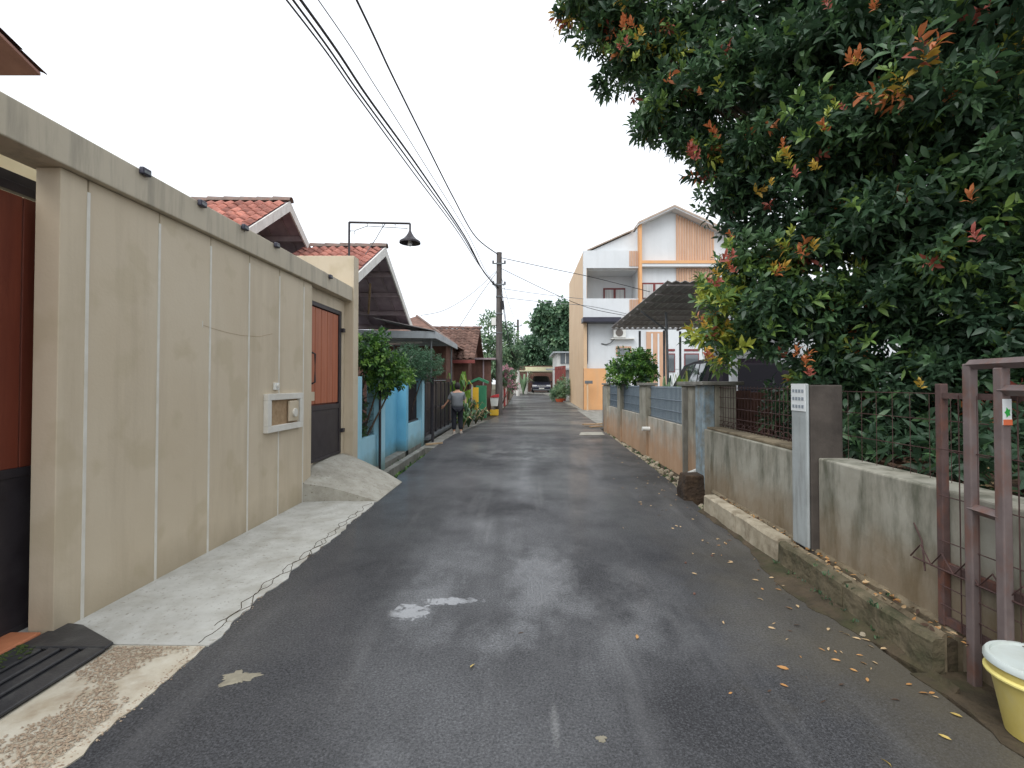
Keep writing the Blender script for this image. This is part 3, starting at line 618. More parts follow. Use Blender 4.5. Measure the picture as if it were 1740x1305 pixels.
# ------------------------------------------------------------------ left houses with clay tile roofs
def gable_house(name, label, Xg, Yr, zr, slope, half, back, wall_set, m_tile, near_tiles=(14, 14), wall_h=None, wallm='house_wall_grey', tw_=.22, tl_=.27, lim=300):
    e = empty(name, (Xg-1.5, Yr, 0), label, 'house'); ze = zr-half*slope; Ls = math.hypot(half, half*slope)
    vn = Vector((0, half, half*slope)).normalized(); vf = Vector((0, -half, half*slope)).normalized()
    for sgn in (-1, 1):      # roof slabs
        MB().prism([(Xg+.02, Yr, zr-.05), (Xg+.02, Yr+sgn*half, ze-.05), (Xg+.02, Yr+sgn*half, ze-.01), (Xg+.02, Yr, zr-.01)], (-back, 0, 0)).build('roof_slab', 'roof_under', e)
    nu, nv = near_tiles
    nvt = int(Ls/tl_); nut = int(back/tw_)
    tile_slope(e, (Xg, Yr-half, ze), (-1, 0, 0), vn, nu, nvt, tw_, tl_, m_tile, lim=lim, rows_from=max(0, nvt-nv))
    tile_slope(e, (Xg-nu*tw_, Yr-half, ze), (-1, 0, 0), vn, max(1, nut-nu), nvt, tw_, tl_, m_tile, joined_only=True)
    tile_slope(e, (Xg-nut*tw_, Yr+half, ze), (1, 0, 0), vf, nut, nvt, tw_, tl_, m_tile, joined_only=True)
    ridge_tiles(e, (Xg-back, Yr, zr+.03), (Xg+.06, Yr, zr+.03), int(back/.36))
    for sgn in (-1, 1):      # barge boards
        a = .2
        MB().prism([(Xg+.02, Yr, zr+.0), (Xg+.02, Yr+sgn*half, ze+.0), (Xg+.02, Yr+sgn*half, ze-a), (Xg+.02, Yr, zr-a*1.15)], (.035, 0, 0)).build('barge_board', 'white_board', e)
    xw = Xg-wall_set
    MB().prism([(xw, Yr-half+.5, 0), (xw, Yr+half-.5, 0), (xw, Yr+half-.5, ze+.5*slope-.09), (xw, Yr, zr-.09), (xw, Yr-half+.5, ze+.5*slope-.09)], (-.15, 0, 0)).build('gable_wall', wallm, e)
    B((xw-back+wall_set+.3, Yr-half+.5, 0), (xw-.151, Yr-half+.65, ze+.5*slope-.12), 'side_wall', wallm, e)
    B((xw-back+wall_set+.3, Yr+half-.65, 0), (xw-.151, Yr+half-.5, ze+.5*slope-.12), 'side_wall', wallm, e)
    for k in (0.02, .25, .5, .75, .96):   # purlins under the overhang, then rafters
        for sgn in (-1, 1):
            if k < .1 and sgn > 0: continue
            yy = Yr+sgn*half*k; zz = zr-half*k*slope-.06
            B((xw-.1, yy-.035, zz-.13), (Xg+.018, yy+.035, zz-.005), 'purlin', 'timber_dark', e)
    for x in np.arange(Xg-.35, xw, -.45):
        for sgn in (-1, 1):
            MB().prism([(x, Yr+sgn*.04, zr-.053), (x, Yr+sgn*half, ze-.053), (x, Yr+sgn*half, ze-.11), (x, Yr+sgn*.04, zr-.11)], (.05, 0, 0)).build('rafter', 'timber_dark', e)
    return e
hA = gable_house('rear_gable_house', 'white walled house with red tiled gable roof, taller and farther left', -5.5, 11.1, 5.72, .7, 3.0, 5.2, 1.0, 'roof_red', near_tiles=(14, 14))
B((-6.5+.003, 10.75, 4.72), (-6.5+.03, 10.87, 4.95), 'vent', 'dark_steel', hA); B((-6.5+.003, 10.95, 4.72), (-6.5+.03, 11.07, 4.95), 'vent', 'dark_steel', hA)
hB = gable_house('front_gable_house', 'red tiled house with open dark gable overhang beside the arm lamp', -3.6, 12.2, 4.97, .56, 2.95, 1.85, 1.7, 'roof_red', near_tiles=(8, 12))
# house B roof runs on over the rear: extend ridge line toward the left
MB().tube([(-4.2, 13.0, 4.2), (-4.6, 14.1, 3.55)], .03, 6).build('strut', 'plank_pale', hB)

# grey flat carport canopy
cp = empty('carport_canopy', (-4, 16, 0), 'grey sheet carport canopy on thin posts above the blue wall', 'canopy')
zc = 2.98
MB().prism([(-6.5, 14.05, zc+.08), (-2.66, 14.05, zc), (-2.66, 14.05, zc+.02), (-6.5, 14.05, zc+.10)], (0, 4.5, 0)).build('sheet', 'canopy_under', cp)
MB().prism([(-6.5, 14.0, zc-.12), (-2.66, 14.0, zc-.16), (-2.66, 14.0, zc+.04), (-6.5, 14.0, zc+.13)], (0, .045, 0)).build('fascia', 'canopy_grey', cp)
MB().prism([(-2.655, 14.0, zc-.16), (-2.655, 18.5, zc-.16), (-2.655, 18.5, zc+.0), (-2.655, 14.0, zc+.04)], (.05, 0, 0)).build('fascia', 'canopy_grey', cp)
for y in (15, 16, 17, 18): B((-6.4, y, zc-.07), (-2.7, y+.05, zc-.005), 'cross_bar', 'canopy_grey', cp)
MB().prism([(-2.63, 13.95, zc+.05), (-2.63, 18.55, zc+.01), (-4.4, 18.55, zc+.55), (-4.4, 13.95, zc+.42)], (0, 0, .02)).build('top_sheet', 'carport_sheet', cp)
for x, y in ((-2.8, 14.3), (-2.8, 18.2), (-4.4, 14.3), (-5.6, 14.2), (-4.9, 18.0)): MB().tube([(x, y, 0), (x, y, zc-.01)], .03, 8).build('post', 'grey_steel', cp)
MB().tube([(-6.2, 14.9, zc-.25), (-3.2, 14.9, zc-.2)], .03, 8).build('tie_bar', 'white_board', cp)

# blue garden wall
bw = empty('blue_garden_wall', (-2.85, 10, 0), 'sky blue garden wall with pillars and grilles beside the drain', 'wall')
B((-3.0, 7.86, -.3), (-2.74, 8.1, 1.62), 'pillar', 'blue_paint', bw, .008)
B((-2.92, 8.101, -.3), (-2.80, 9.1, .55), 'low_wall', 'blue_paint', bw, .006)
B((-3.0, 9.1, -.3), (-2.72, 9.38, 1.6), 'pillar', 'blue_paint', bw, .008)
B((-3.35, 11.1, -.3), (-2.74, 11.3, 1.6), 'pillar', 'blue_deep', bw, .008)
B((-2.94, 11.301, -.3), (-2.742, 12.7, .55), 'low_wall', 'blue_paint', bw, .006)
B((-3.0, 12.701, -.3), (-2.72, 13.0, 1.68), 'pillar', 'blue_paint', bw, .008)
B((-3.1, 12.62, 1.681), (-2.62, 13.08, 1.8), 'pillar_cap', 'concrete_grey', bw, .02)
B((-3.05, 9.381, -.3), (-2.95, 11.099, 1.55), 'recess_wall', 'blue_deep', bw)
B((-2.75, 9.05, -.2), (-2.715, 9.098, 1.55), 'gate_post', 'dark_steel', bw)
for i in range(11): B((-2.86, 11.36+i*.12, .56), (-2.84, 11.385+i*.12, 1.58), 'bar', 'dark_steel', bw)
B((-2.88, 11.301, 1.53), (-2.82, 12.7, 1.58), 'grille_rail', 'dark_steel', bw); B((-2.88, 11.301, .555), (-2.82, 12.7, .6), 'grille_rail', 'dark_steel', bw)
B((-2.9, 11.302, .6), (-2.885, 12.699, 1.53), 'grille_sheet', 'dark_steel', bw)
mm = MB()
for i in range(14): mm.tube([(-2.86, 8.12+i*.073, .55), (-2.86, 8.12+i*.073, 1.5)], .004, 4)
for i in range(9): mm.tube([(-2.86, 8.1, .6+i*.11), (-2.86, 9.1, .6+i*.11)], .004, 4)
mm.build('mesh_panel', 'dark_steel', bw, kind='stuff')

# dark steel gate
dg = empty('steel_gate', (-2.8, 15, 0), 'dark steel sliding gate being handled by the person', 'gate')
for i in range(3): B((-2.82, 13.05+i*1.6, .12), (-2.79, 14.63+i*1.6, 1.5), 'sheet', 'dark_steel', dg, .004)
for z in (.08, .75, 1.5): B((-2.785, 13.03, z), (-2.74, 17.9, z+.05), 'rail', 'dark_steel', dg)
for y in (13.03, 13.9, 14.65, 15.5, 16.25, 17.0, 17.87): B((-2.739, y, .05), (-2.70, y+.05, 1.56), 'stile', 'dark_steel', dg)
for i in range(17): MB().tube([(-2.76, 13.2+i*.28, 1.55), (-2.76, 13.2+i*.28, 1.68)], .012, 5).build('spike', 'dark_steel', dg)
B((-2.8, 12.98, -.02), (-2.6, 18, .05), 'track', 'grey_steel', dg)
gp = empty('gate_post', (-2.42, 12.6, -.05), 'slim dark post standing by the drain in front of the steel gate', 'post')
MB().box((-2.45, 12.57, -.3), (-2.39, 12.63, 1.62)).build('shaft', 'dark_steel', gp, bevel=.004)
B((-2.46, 12.56, 1.621), (-2.38, 12.64, 1.65), 'cap', 'dark_steel', gp)
MB().tube([(-2.42, 12.64, 1.58), (-2.42, 14.6, 1.6), (-2.7, 16, 1.6)], .014, 6).build('guide_rail', 'grey_steel', gp)
pk = MB().prism([(-2.42, 11.75, .0), (-2.05, 11.95, .02), (-2.05, 12.0, .02), (-2.46, 11.85, .0)], (0, 0, .035)).build('plank', 'plank_pale', org=(-2.2, 11.9, 0))
tag(pk, 'short pale board lying across the drain beside the slim post', 'board')

# shrubs over the blue wall
def shrub(name, label, base, blobs, per, leaf, wd_, mats, seed, cat='shrub', stems=4, fill=.35, nleaf=8, up=.4, group=None):
    e = empty(name, base, label, cat, group)
    for i in range(stems):
        b = blobs[i % len(blobs)]; limb(e, [base, ((base[0]+b[0])/2+rnd.uniform(-.1, .1), (base[1]+b[1])/2, (base[2]+b[2])/2), b[:3]], .03, .008, 'stem')
    foliage('foliage', blobs, per, leaf, wd_, mats, e, seed, fill, nleaf, up); return e
def blob(px, py, Y, rpx, ry=None, wt=(1,), sx=1., sz=1.):
    c = at(px, py, Y); r = rpx*Y/FPX; return (c.x, c.y, c.z, r*sx, ry or r, r*sz, wt)
GB = ['bush_green', 'bush_bright', 'leaf_dark']
shrub('leafy_shrub', 'green leafy shrub spilling over the blue wall next to the beige pier', (-3.15, 8.6, -.05),
      [blob(620, 610, 8.8, 32, .45, (5, 3, 3)), blob(652, 622, 9.0, 34, .45, (5, 4, 2)), blob(635, 588, 9.0, 24, .4, (5, 2, 3)), blob(676, 638, 9.2, 22, .3, (4, 5, 1)), blob(650, 650, 9.1, 22, .3, (5, 3, 3)), (-3.12, 8.6, 1.15, .2, .3, .3, (4, 0, 4)), (-3.12, 8.5, .85, .18, .25, .25, (4, 1, 4)), (-3.1, 8.7, .65, .16, .25, .2, (4, 1, 4)), (-3.06, 8.62, 1.0, .12, .42, .5, (4, 1, 5))], 95, .085, .5, GB, 21, fill=.5)
shrub('fine_leaved_shrub', 'blue green feathery shrub under the carport canopy', (-3.1, 11.9, -.05),
      [blob(700, 614, 12.0, 28, .5, (1,)), blob(726, 620, 12.6, 24, .5, (1,)), blob(680, 620, 11.7, 20, .4, (1,))], 200, .06, .22, ['bush_blue'], 22, nleaf=10)

# ------------------------------------------------------------------ left, farther along the street
hC = empty('brown_roof_house', (-4, 23, gz(23)), 'low house with weathered brown tile roof behind the steel gate', 'house')
Xc, Yc, zc2 = -2.2, 23.3, 4.15
hf = 2.6; slc = .62; ze = zc2-hf*slc
MB().prism([(Xc, Yc, zc2), (Xc, Yc-hf, ze), (Xc, Yc-hf, ze-.1), (Xc, Yc, zc2-.1)], (-5, 0, 0)).build('roof_slab', 'roof_brown', hC)
MB().prism([(Xc, Yc, zc2), (Xc, Yc+hf, ze), (Xc, Yc+hf, ze-.1), (Xc, Yc, zc2-.1)], (-5, 0, 0)).build('roof_slab', 'roof_brown', hC)
tile_slope(hC, (Xc, Yc-hf, ze+.01), (-1, 0, 0), (0, hf, hf*slc), 18, 11, .26, .27, 'roof_brown')
ridge_tiles(hC, (Xc-5, Yc, zc2+.06), (Xc+.05, Yc, zc2+.06), 13, m='roof_brown')
MB().prism([(Xc-.3, Yc-hf+.4, 0), (Xc-.3, Yc+hf-.4, 0), (Xc-.3, Yc+hf-.4, ze+.1), (Xc-.3, Yc, zc2-.15), (Xc-.3, Yc-hf+.4, ze+.1)], (-.15, 0, 0)).build('gable_wall', 'brown_wall', hC)
B((Xc-4.8, Yc-hf+.4, 0), (Xc-.45, Yc-hf+.55, ze+.1), 'front_wall', 'brown_wall', hC)
B((Xc-5, Yc-hf-.04, ze-.16), (Xc+.03, Yc-hf, ze-.02), 'eave_board', 'redbrown_paint', hC)
B((-4.0, 20.68, 1.2), (-3.6, 20.72, 2.6), 'window', 'white_board', hC)
hip = empty('hipped_roof_house', (-5.5, 21, 0), 'house with tan hip roof peeping above the grey canopy', 'house')
ap = at(708, 537, 20.5)
MB().add([(ap.x, ap.y, ap.z), (ap.x-3, 18.6, 3.0), (ap.x+1.9, 18.6, 3.0), (ap.x+1.9, 22.5, 3.0), (ap.x-3, 22.5, 3.0)], [(0, 1, 2), (0, 2, 3), (0, 3, 4), (0, 4, 1), (1, 4, 3, 2)]).build('roof', 'roof_brown', hip)
MB().tube([(ap.x, ap.y, ap.z+.02), (ap.x+1.9, 18.6, 3.04)], .045, 6).build('hip_tile', 'ridge_grey', hip)
B((ap.x-2.6, 19.0, 0), (ap.x+1.5, 22.1, 3.0), 'wall', 'brown_wall', hip)
# planting strip plants and odds and ends behind the person
def fan_plant(name, label, base, n, h, spread, wid, m, seed, group=None, cat='plant'):
    e = empty(name, base, label, cat, group); r_ = random.Random(seed)
    for i in range(n):
        a = r_.uniform(0, 6.28); s_ = spread*r_.uniform(.4, 1); hh = h*r_.uniform(.6, 1); b = Vector(base); d = Vector((math.cos(a), math.sin(a), 0)); sd_ = Vector((-d.y, d.x, 0))
        pts = [b, b+d*s_*.25+Vector((0, 0, hh*.6)), b+d*s_*.65+Vector((0, 0, hh)), b+d*s_+Vector((0, 0, hh*.8))]; ws = [wid*.4, wid, wid*.8, .004]
        mb = MB(); V = []
        for p, w_ in zip(pts, ws): V += [p-sd_*w_/2+Vector((0, 0, w_*.2)), p, p+sd_*w_/2+Vector((0, 0, w_*.2))]
        F = [(3*k+j, 3*k+j+1, 3*k+j+4, 3*k+j+3) for k in range(3) for j in range(2)]
        mb.add(V, F).build('leaf', m if isinstance(m, str) else r_.choice(m), e, smooth=True)
    return e
LW = ['bush_green', 'bush_blue', 'fallen_pale', 'far_light', 'leaf_mid', 'fallen_brown']
spots = [(790, 700, 15.8, .55), (800, 704, 16.8, .5), (812, 702, 18.2, .5), (822, 698, 19.5, .5), (795, 690, 17.6, .9), (808, 690, 19.4, .8)]
pn = ['pale leaved plant right beside the person', 'second pale leaved plant beyond the person', 'spiky plant in the middle of the verge planting', 'farthest low plant before the litter bin', 'tall plant behind the pale verge plants', 'tall green plant near the green letter box']
for i, (px, py, Y, h) in enumerate(spots):
    p = at(px, py, Y); fan_plant('verge_plant', pn[i], (p.x-.08, Y, gz(Y)-.02), 34, h*1.15, .55, .075, LW, 40+i, 'plants along the left verge')
p = at(787, 640, 17.5)
fan_plant('banana_plant', 'bright green broad leaved plant above the steel gate', (p.x-.35, 18.4, -.02), 18, 2.0, .8, .2, ['bush_bright', 'bush_green', 'leaf_lime'], 60)
o = empty('lime_panel', (at(797, 700, 18.6).x-.1, 18.6, 0), 'lime green plastic sheet standing among the verge plants', 'panel')
MB().prism([(o.location.x-.2, 18.6, .5), (o.location.x+.14, 18.6, .5), (o.location.x+.16, 18.6, 1.3), (o.location.x+.02, 18.6, 1.22), (o.location.x-.2, 18.6, 1.2)], (0, .03, 0)).build('sheet', 'lime_plastic', o, bevel=.01)
B((o.location.x-.03, 18.635, -.02), (o.location.x+.03, 18.69, 1.1), 'stake', 'grey_steel', o)
o = empty('yellow_panel', (at(808, 700, 19.3).x, 19.3, 0), 'upright yellow board between the plants and the green letter box', 'panel')
B((o.location.x-.12, 19.3, .45), (o.location.x+.12, 19.33, 1.35), 'board', 'yellow_paint', o, .006)
for s_ in (-.08, .08): B((o.location.x+s_-.02, 19.331, -.02), (o.location.x+s_+.02, 19.36, 1.3), 'leg', 'grey_steel', o)
o = empty('green_cabinet', (at(826, 700, 21).x-.42, 21, gz(21)), 'green painted cabinet with sloping green roof before the utility pole', 'cabinet')
gx = o.location.x
B((gx-.02, 20.9, .02), (gx+.42, 21.4, 1.42), 'cabinet_body', 'green_paint', o, .01)
MB().prism([(gx-.42, 20.8, 1.55), (gx+.1, 20.8, 1.78), (gx+.52, 20.8, 1.6), (gx+.5, 20.8, 1.5), (gx+.1, 20.8, 1.66), (gx-.42, 20.8, 1.45)], (0, .75, 0)).build('roof', 'green_paint', o)
for k in range(5): B((gx+.02+k*.08, 20.885, .1), (gx+.06+k*.08, 20.899, 1.36), 'slat', 'green_paint', o)
B((gx-.22, 20.95, .02), (gx-.15, 21.02, 1.47), 'support', 'white_board', o)
bn = empty('litter_bin', (at(840, 705, 22.3).x, 22.3, gz(22.3)), 'white litter bin with red lid on a yellow stand by the pole', 'litter bin')
bx_, bz = bn.location.x, gz(22.3)
MB().loft([[(bx_+sx*w_, 22.3+sy*w_*.9, bz+z) for sx, sy in ((-1, -1), (1, -1), (1, 1), (-1, 1))] for w_, z in ((.15, .42), (.19, .82))]).build('bin_body', 'plastic_white', bn, bevel=.01)
MB().prism([(bx_-.21, 22.1, bz+.82), (bx_+.21, 22.1, bz+.82), (bx_+.21, 22.1, bz+.98), (bx_-.05, 22.1, bz+.93)], (0, .4, 0)).build('lid', 'red_paint', bn, bevel=.01)
B((bx_-.19, 22.1, bz), (bx_+.19, 22.5, bz+.26), 'stand', 'yellow_paint', bn, .01); B((bx_-.03, 22.27, bz+.26), (bx_+.03, 22.33, bz+.42), 'stem', 'grey_steel', bn)
# reddish fence with trellis and blossoms
rf = empty('red_trellis_fence', (-1.5, 26, gz(26)), 'red and white post fence with wooden trellis behind the utility pole', 'fence')
for i in range(9):
    y = 23.2+i*1.0; xx = -1.36+.02*i; B((xx-.07, y, gz(y)-.03), (xx+.03, y+.12, gz(y)+(1.85 if i % 2 == 0 else 1.5)), 'post', 'red_paint' if i % 3 == 0 else ('white_board' if i % 3 == 1 else 'redbrown_paint'), rf, .006)
for z in (.5, 1.1, 1.6): MB().prism([(-1.42, 23.25, gz(23)+z), (-1.36, 23.25, gz(23)+z), (-1.36, 23.25, gz(23)+z+.07), (-1.42, 23.25, gz(23)+z+.07)], (.16, 8.1, .16)).build('rail', 'redbrown_paint', rf)
for i in range(26): B((-1.46+.02*i*.3, 23.4+i*.3, gz(24)+.1), (-1.44+.02*i*.3, 23.46+i*.3, gz(24)+1.55), 'slat', 'redbrown_paint', rf)
bwall = empty('brown_yard_wall', (-3, 22.2, gz(22)), 'dark brown wall with a thin eave behind the green cabinet', 'wall')
B((-3.6, 22.6, 0), (-1.62, 22.75, 2.62), 'panel', 'brown_wall', bwall); B((-3.7, 22.3, 2.621), (-1.4, 23.3, 2.7), 'eave', 'timber_dark', bwall)
for x in (-3.2, -2.6, -2.0): B((x, 22.55, .02), (x+.06, 22.599, 2.62), 'batten', 'timber_dark', bwall)
pf = shrub('blossom_climber', 'climber with pink blossoms on the red trellis fence', (-1.35, 25.2, gz(25)), [blob(858, 632, 24.6, 11, .5, (3, 3, 2)), blob(866, 640, 26.5, 9, .5, (3, 3, 2)), blob(855, 648, 24.4, 8, .3, (2, 4, 2)), blob(870, 655, 28, 8, .5, (3, 2, 2))], 60, .12, .5, ['flower_pink', 'far_mid', 'far_light'], 24)
# utility poles
def upole(name, label, x, y, h, r0, r1, box=True):
    b = gz(y); e = empty(name, (x, y, b), label, 'utility pole')
    MB().tube([(x, y, b-.05), (x, y, b+h*.5), (x, y, b+h)], [r0, (r0+r1)/2, r1], 12).build('shaft', 'pole_concrete', e, smooth=True)
    MB().lathe((x, y, b+h), [(r1+.01, 0), (r1+.01, .04), (.02, .07)], 10).build('cap', 'pole_concrete', e)
    for z in (h-.55, h-1.55):
        B((x-.32, y-r1-.05, b+z), (x+.32, y-r1-.005, b+z+.06), 'cross_arm', 'grey_steel', e)
        for s_ in (-.28, .28): MB().lathe((x+s_, y-r1-.03, b+z+.06), [(.02, 0), (.05, .02), (.035, .06), (.05, .09), (.02, .12)], 8).build('insulator', 'dark_steel', e)
    for z in (h-2.1, h*.62, h*.5): MB().lathe((x, y, b+z), [(r0*.98, 0), (r0*.98, .05)], 12).build('band', 'grey_steel', e)
    if box:
        B((x-.36, y-.12, b+h*.55), (x-.14, y+.05, b+h*.55+.36), 'junction_box', 'plastic_white', e, .01)
        MB().tube([(x+.16, y-.16, b+h-2.3), (x+.18, y-.16, b+h-2.7)], .07, 8).build('splice_case', 'cable', e)
        for k in range(4):
            MB().tube([(x+.12, y-.14, b+h-2.2+.2*k), (x+.3+.05*k, y-.14, b+h-3.4-.2*k), (x+.55, y-.1, b+h-4.6), (x+.7+.06*k, y+1.6, b+h-5.1)], .008, 5).build('drop_wire', 'cable', e)
    return e
px_ = at(848, 705, 22.9).x
upole('utility_pole', 'tall dark utility pole beside the litter bin with wires fixed on', px_, 22.9, 7.65, .175, .125)
p2x = at(880, 680, 42).x
p2 = upole('utility_pole', 'farther slim utility pole with white lower end before the trees', p2x, 42, 6.6, .13, .09, box=False)
MB().tube([(p2x, 42, gz(42)), (p2x, 42, gz(42)+2.2)], .16, 10).build('painted_base', 'white_board', p2)

# overhead cables (poles stand at both ends of each span)
def wire(label, pts, r, m='cable', sag=0.):
    P = [Vector(p) for p in pts]; q = []
    for i in range(len(P)-1):        # catmull-rom
        p0, p1, p2_, p3 = P[max(i-1, 0)], P[i], P[i+1], P[min(i+2, len(P)-1)]
        for k in range(8):
            t = k/8; q.append(.5*((2*p1)+(p2_-p0)*t+(2*p0-5*p1+4*p2_-p3)*t*t+(3*p1-p0-3*p2_+p3)*t**3)+Vector((0, 0, -sag*4*t*(1-t))))
    q.append(P[-1]); o = MB().tube(q, r, 6).build('overhead_cable', m, org=tuple(P[-1]), smooth=True)
    return tag(o, label, 'cable', 'cables strung to the utility pole')
def cab(label, pix, r, end, m='cable', top=None):
    pts = [at(px, py, Y) for px, py, Y in pix]; d = pts[0]-pts[1]; d.z *= .35
    pts = [pts[0]+d*3.2]+pts+[Vector(end)]; return wire(label, pts, r, m)
pe_ = (px_, 22.75); zb = at(845, 490, 22.7).z; zt_ = at(845, 432, 22.7).z
cab('leftmost of the cable bundle running up from the utility pole', [(487, 0, 7.2), (605, 160, 9.2), (700, 290, 12.2), (775, 390, 16.2), (815, 452, 19.8)], .016, (pe_[0]-.08, 22.72, zb-.05))
cab('second cable from the left in the bundle', [(498, 0, 7.3), (612, 160, 9.4), (706, 288, 12.4), (782, 394, 16.8), (820, 458, 20.4)], .02, (pe_[0]-.05, 22.72, zb))
cab('thick third cable from the left in the bundle', [(511, 0, 7.5), (625, 165, 9.7), (715, 290, 12.8), (790, 402, 17.3), (822, 462, 20.6)], .026, (pe_[0]-.02, 22.72, zb+.03))
cab('pale thin cable right of the cable bundle', [(541, 0, 7.8), (640, 150, 9.8), (722, 280, 13), (795, 398, 17.6), (826, 462, 20.8)], .011, (pe_[0], 22.72, zb+.1), 'cable_grey')
cab('separate dark twisted cable to the top of the utility pole', [(606, 0, 9.0), (665, 125, 11.0), (722, 240, 13.6), (770, 335, 16.6), (808, 402, 19.6)], .024, (pe_[0]-.06, 22.72, zt_))
rh = at(1105, 496, 25.2)
wire('dark cable from the pole top to the gabled house', [(pe_[0]+.1, 22.7, at(858, 438, 22.7).z), at(930, 455, 23.4), at(1010, 472, 24.2), rh], .016)
wire('lower cable from the pole to the white balcony', [(pe_[0]+.1, 22.7, at(858, 456, 22.7).z), at(930, 494, 23.6), at(1000, 523, 24.6), at(1062, 536, 25.5)], .014)
wire('thin wire from the pole to the balcony base', [(pe_[0]+.1, 22.7, at(858, 505, 22.7).z), at(930, 514, 23.6), at(1000, 520, 24.6), at(1068, 534, 25.5)], .014, 'cable_grey')
wire('lowest faint wire from the pole towards the white house', [(pe_[0]+.1, 22.7, at(858, 490, 22.7).z), at(920, 500, 24), at(992, 508, 25.9)], .013, 'cable_grey')
wire('drooping grey wire from the pole to the hip roof', [(pe_[0]-.1, 22.7, at(840, 460, 22.7).z), at(800, 500, 22.2), at(755, 527, 21.5), at(715, 536, 20.6)], .014, 'cable_grey')
wire('straight grey wire from the pole down to the brown roof', [(pe_[0]-.1, 22.7, at(840, 462, 22.7).z), at(810, 510, 23), at(780, 556, 23.3)], .014, 'cable_grey')
wire('wire between the two utility poles', [(pe_[0]+.1, 23.0, at(858, 470, 22.9).z), at(866, 520, 30), (p2x, 41.85, at(880, 556, 41.9).z)], .012, 'cable_grey')

# ------------------------------------------------------------------ person at the gate
def skin_obj(name, verts, edges, radii, m, parent, sub=2, root=0):
    me = bpy.data.meshes.new(name); base = off(parent) if parent.type == 'EMPTY' else off(parent)
    me.from_pydata(verts, edges, []); me.materials.append(M[m]); o = bpy.data.objects.new(name, me); C.objects.link(o); o.parent = parent
    o.modifiers.new('skin', 'SKIN')
    if not me.skin_vertices: 
        bpy.context.view_layer.objects.active = o
    if me.skin_vertices:
        for i, r in enumerate(radii):
            rr = r if isinstance(r, tuple) else (r, r); me.skin_vertices[0].data[i].radius = rr
            me.skin_vertices[0].data[i].use_root = (i == root)
    sb = o.modifiers.new('sub', 'SUBSURF'); sb.levels = sub; sb.render_levels = sub
    o.modifiers['skin'].use_smooth_shade = True; return o
pe_loc = (at(776, 735, 14.75).x+.02, 14.75, -.012)
pr = empty('person', pe_loc, 'person in grey t-shirt and dark trousers seen from behind, hand on the steel gate', 'person', rz=R(14))
# local frame: faces +y (away from the camera), x to the right
V = [(0, 0, .80), (0, .0, .95), (0, -.01, 1.10), (0, -.01, 1.24), (0, 0, 1.31), (0, .02, 1.40), (0, .03, 1.47),     # pelvis, waist, chest, upper chest, neck, head
     (-.09, 0, .77), (-.10, .02, .43), (-.10, -.03, .08), (-.10, .10, .03),            # left leg
     (.09, 0, .77), (.09, .05, .43), (.11, -.02, .08), (.12, .11, .03),                # right leg
     (-.16, 0, 1.21), (-.25, .06, 1.02), (-.37, .13, .86), (-.40, .15, .81),           # left arm to gate
     (.16, 0, 1.21), (.19, .08, 1.0), (.12, .24, .96), (.08, .27, .95)]
E = [(0, 1), (1, 2), (2, 3), (3, 4), (4, 5), (5, 6), (0, 7), (7, 8), (8, 9), (9, 10), (0, 11), (11, 12), (12, 13), (13, 14), (3, 15), (15, 16), (16, 17), (17, 18), (3, 19), (19, 20), (20, 21), (21, 22)]
Rr = [.11, .10, .11, .09, .05, .075, .07, .075, .052, .036, .03, .075, .052, .036, .03, .05, .037, .026, .03, .05, .037, .026, .03]
for hand, dirn in ((18, Vector((-.05, .04, -.05))), (22, Vector((-.06, .05, 0)))):
    hp = Vector(V[hand]); dn = dirn.normalized(); sd_ = dn.cross(Vector((.3, .6, 1))).normalized()
    for k, (s_, ln) in enumerate(((-.03, .07), (-.01, .082), (.01, .078), (.03, .06), (-.045, .05))):
        a = hp+sd_*s_+dn*.02*(k < 4); m_ = a+dn*ln*.55+(sd_*(-.02) if k == 4 else Vector((0, 0, 0))); t_ = a+dn*ln+Vector((0, .01, -.015))
        i = len(V); V += [tuple(a), tuple(m_), tuple(t_)]; E += [(hand, i), (i, i+1), (i+1, i+2)]; Rr += [.0095, .009, .008]
skin_obj('body', V, E, Rr, 'skin', pr)
Vs = [(0, 0, .76), (0, -.005, .93), (0, -.015, 1.10), (0, -.015, 1.22), (0, 0, 1.285), (-.165, 0, 1.21), (-.225, .04, 1.08), (-.25, .055, 1.02), (.165, 0, 1.21), (.195, .05, 1.08), (.2, .07, 1.02)]
Es = [(0, 1), (1, 2), (2, 3), (3, 4), (3, 5), (5, 6), (6, 7), (3, 8), (8, 9), (9, 10)]
skin_obj('shirt', Vs, Es, [(.2, .14), (.185, .13), (.19, .14), (.15, .11), (.07, .07), .075, .07, .072, .075, .07, .072], 'shirt_grey', pr)
Vt = [(0, 0, .82), (-.09, 0, .74), (-.10, .02, .43), (-.10, -.02, .1), (.09, 0, .74), (.09, .05, .43), (.11, -.01, .1)]
skin_obj('trousers', Vt, [(0, 1), (1, 2), (2, 3), (0, 4), (4, 5), (5, 6)], [(.16, .12), .105, .085, .072, .105, .085, .072], 'trousers_dark', pr)
hm = MB(); rg = []
for (z, rx, ry, yy) in ((1.335, .05, .03, -.03), (1.36, .075, .055, -.025), (1.42, .09, .09, .0), (1.48, .09, .1, .015), (1.53, .065, .075, .015), (1.55, .02, .02, .015)):
    rg.append([(rx*math.cos(a), yy+ry*math.sin(a), z) for a in [2*math.pi*j/16 for j in range(16)]])
hm.loft(rg); me = bpy.data.meshes.new('hair'); me.from_pydata(hm.v, [], hm.f); me.materials.append(M['hair_black']); ho = bpy.data.objects.new('hair', me); C.objects.link(ho); ho.parent = pr
me.polygons.foreach_set('use_smooth', [True]*len(me.polygons))
